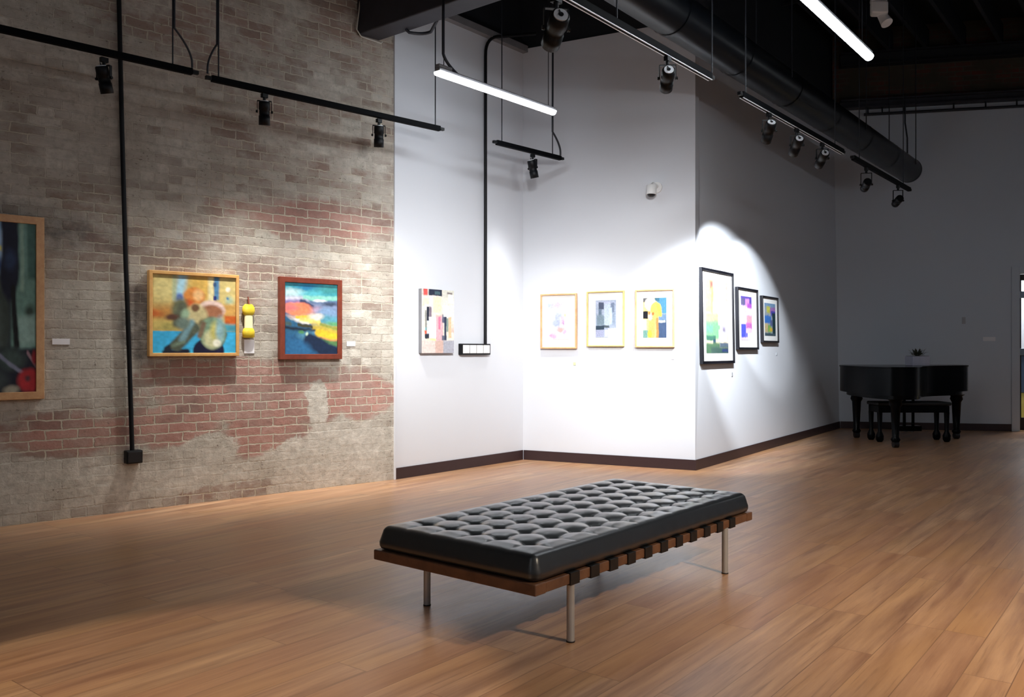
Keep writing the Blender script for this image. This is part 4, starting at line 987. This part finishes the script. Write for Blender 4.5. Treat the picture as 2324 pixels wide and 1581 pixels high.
# planter on the lid
bx0 = at_depth(2082, 823, 11.35); bx0.z = pt_
t = thing('potted_plant', 'pale square planter with a small dark plant standing on the piano lid', 'plant', bx0)
mb = MB(); 
w_ = .115; z0, z1 = pt_+.001, pt_+.125
def sq(w, z, c=bx0): return [V((c.x-w, c.y-w, z)), V((c.x+w, c.y-w, z)), V((c.x+w, c.y+w, z)), V((c.x-w, c.y+w, z))]
mb.quadprism(sq(w_*.96, z0), sq(w_, z1)); mb.build('planter', M['box_grey'], t, bevel=.006)
mb = MB(); mb.quadprism(sq(w_*.9, z1-.01), sq(w_*.9, z1+.004)); mb.build('soil', M['door_dark'], t)
random.seed(4); mb = MB()
for k in range(46):
    a = random.random()*2*PI; r0 = random.random()*.05; el = random.uniform(.25, 1.4); L = random.uniform(.05, .14)
    p0 = bx0+V((r0*math.cos(a), r0*math.sin(a), z1-pt_)); dv = V((math.cos(a)*math.cos(el), math.sin(a)*math.cos(el), math.sin(el)))
    sd = dv.cross(V((0, 0, 1))).normalized()*.016; mid = p0+dv*L*.55+V((0, 0, .01)); tip = p0+dv*L-V((0, 0, .015))
    mb.add([p0, mid+sd, tip, mid-sd, mid+V((0, 0, .004))], [(0, 1, 4), (1, 2, 4), (2, 3, 4), (3, 0, 4)])
mb.build('foliage', M['leaf'], t, fix=False)

# ------------------------------------------------------------------ door at the far right
door = bpy.data.objects.new('door_1', None); COL.objects.link(door); door.location = WB.pt(uDoor, 0, 0); meta(door, kind='structure')
mb = MB(); WB.slab(mb, uDoor-.10, uDoor, 0, dDoorH+.10, .001, .02); WB.slab(mb, uDoor, uDoor+1.1, dDoorH, dDoorH+.10, .001, .02); WB.slab(mb, uDoor+1.1, uDoor+1.2, 0, dDoorH+.1, .001, .02)
WB.slab(mb, uDoor-.0, uDoor+.018, 0, dDoorH, .0, -.16)
mb.build('casing', M['back_wall'], door, bevel=.003)
mb = MB(); WB.slab(mb, uDoor+.02, uDoor+.055, .01, dDoorH-.01, -.06, -.10); WB.slab(mb, uDoor+1.03, uDoor+1.09, .01, dDoorH-.01, -.06, -.10)
WB.slab(mb, uDoor+.055, uDoor+1.03, .01, .2, -.06, -.10); WB.slab(mb, uDoor+.055, uDoor+1.03, dDoorH-.1, dDoorH-.01, -.06, -.10)
mb.build('door_stile', M['door_dark'], door, bevel=.003)
mb = MB(); WB.slab(mb, uDoor+.055, uDoor+1.03, .2, dDoorH-.1, -.078, -.082); mb.build('glass_pane', M['glass'], door)
for y_ in (668, 798):
    hh = WB.hit(2318, y_)[1]; mb = MB(); WB.slab(mb, uDoor+.018, uDoor+1.05, hh-.05, hh+.05, -.058, -.05); mb.build('push_bar', M['brass'], door, bevel=.004)
# small lobby seen through the door
mb = MB(); WB.slab(mb, uDoor-.6, uDoor+2.5, 0, 3.0, -2.2, -2.3); WB.slab(mb, uDoor-.7, uDoor-.6, 0, 3.0, -.16, -2.2); WB.slab(mb, uDoor-.6, uDoor+2.5, 3.0, 3.05, -.16, -2.2)
meta(mb.build('wall_lobby', M['white_wall']), kind='structure')
mb = MB(); WB.slab(mb, uDoor-.59, uDoor+2.4, .001, .012, -.2, -2.19); meta(mb.build('floor_lobby', M['ochre_floor']), kind='structure')
t = thing('reception_counter', 'counter with dark blue front and ochre plinth glimpsed through the door at the right edge', 'counter', WB.pt(uDoor+.6, -1.85, .012))
mb = MB(); WB.slab(mb, uDoor-.3, uDoor+1.6, .50, 1.12, -1.6, -2.1); mb.build('front_panel', M['blue_panel'], t, bevel=.01)
mb = MB(); WB.slab(mb, uDoor-.28, uDoor+1.58, .013, .50, -1.62, -2.1); mb.build('plinth', M['ochre_floor'], t, bevel=.005)
mb = MB(); WB.slab(mb, uDoor-.34, uDoor+1.64, 1.12, 1.16, -1.55, -2.12); mb.build('worktop', M['door_dark'], t, bevel=.005)
c = WB.pt(uDoor+.8, -1.2, 2.85); pl = bpy.data.lights.new('lobby_light', 'AREA'); pl.energy = 60; pl.size = .8; plo = bpy.data.objects.new('lobby_light', pl); COL.objects.link(plo); plo.location = c
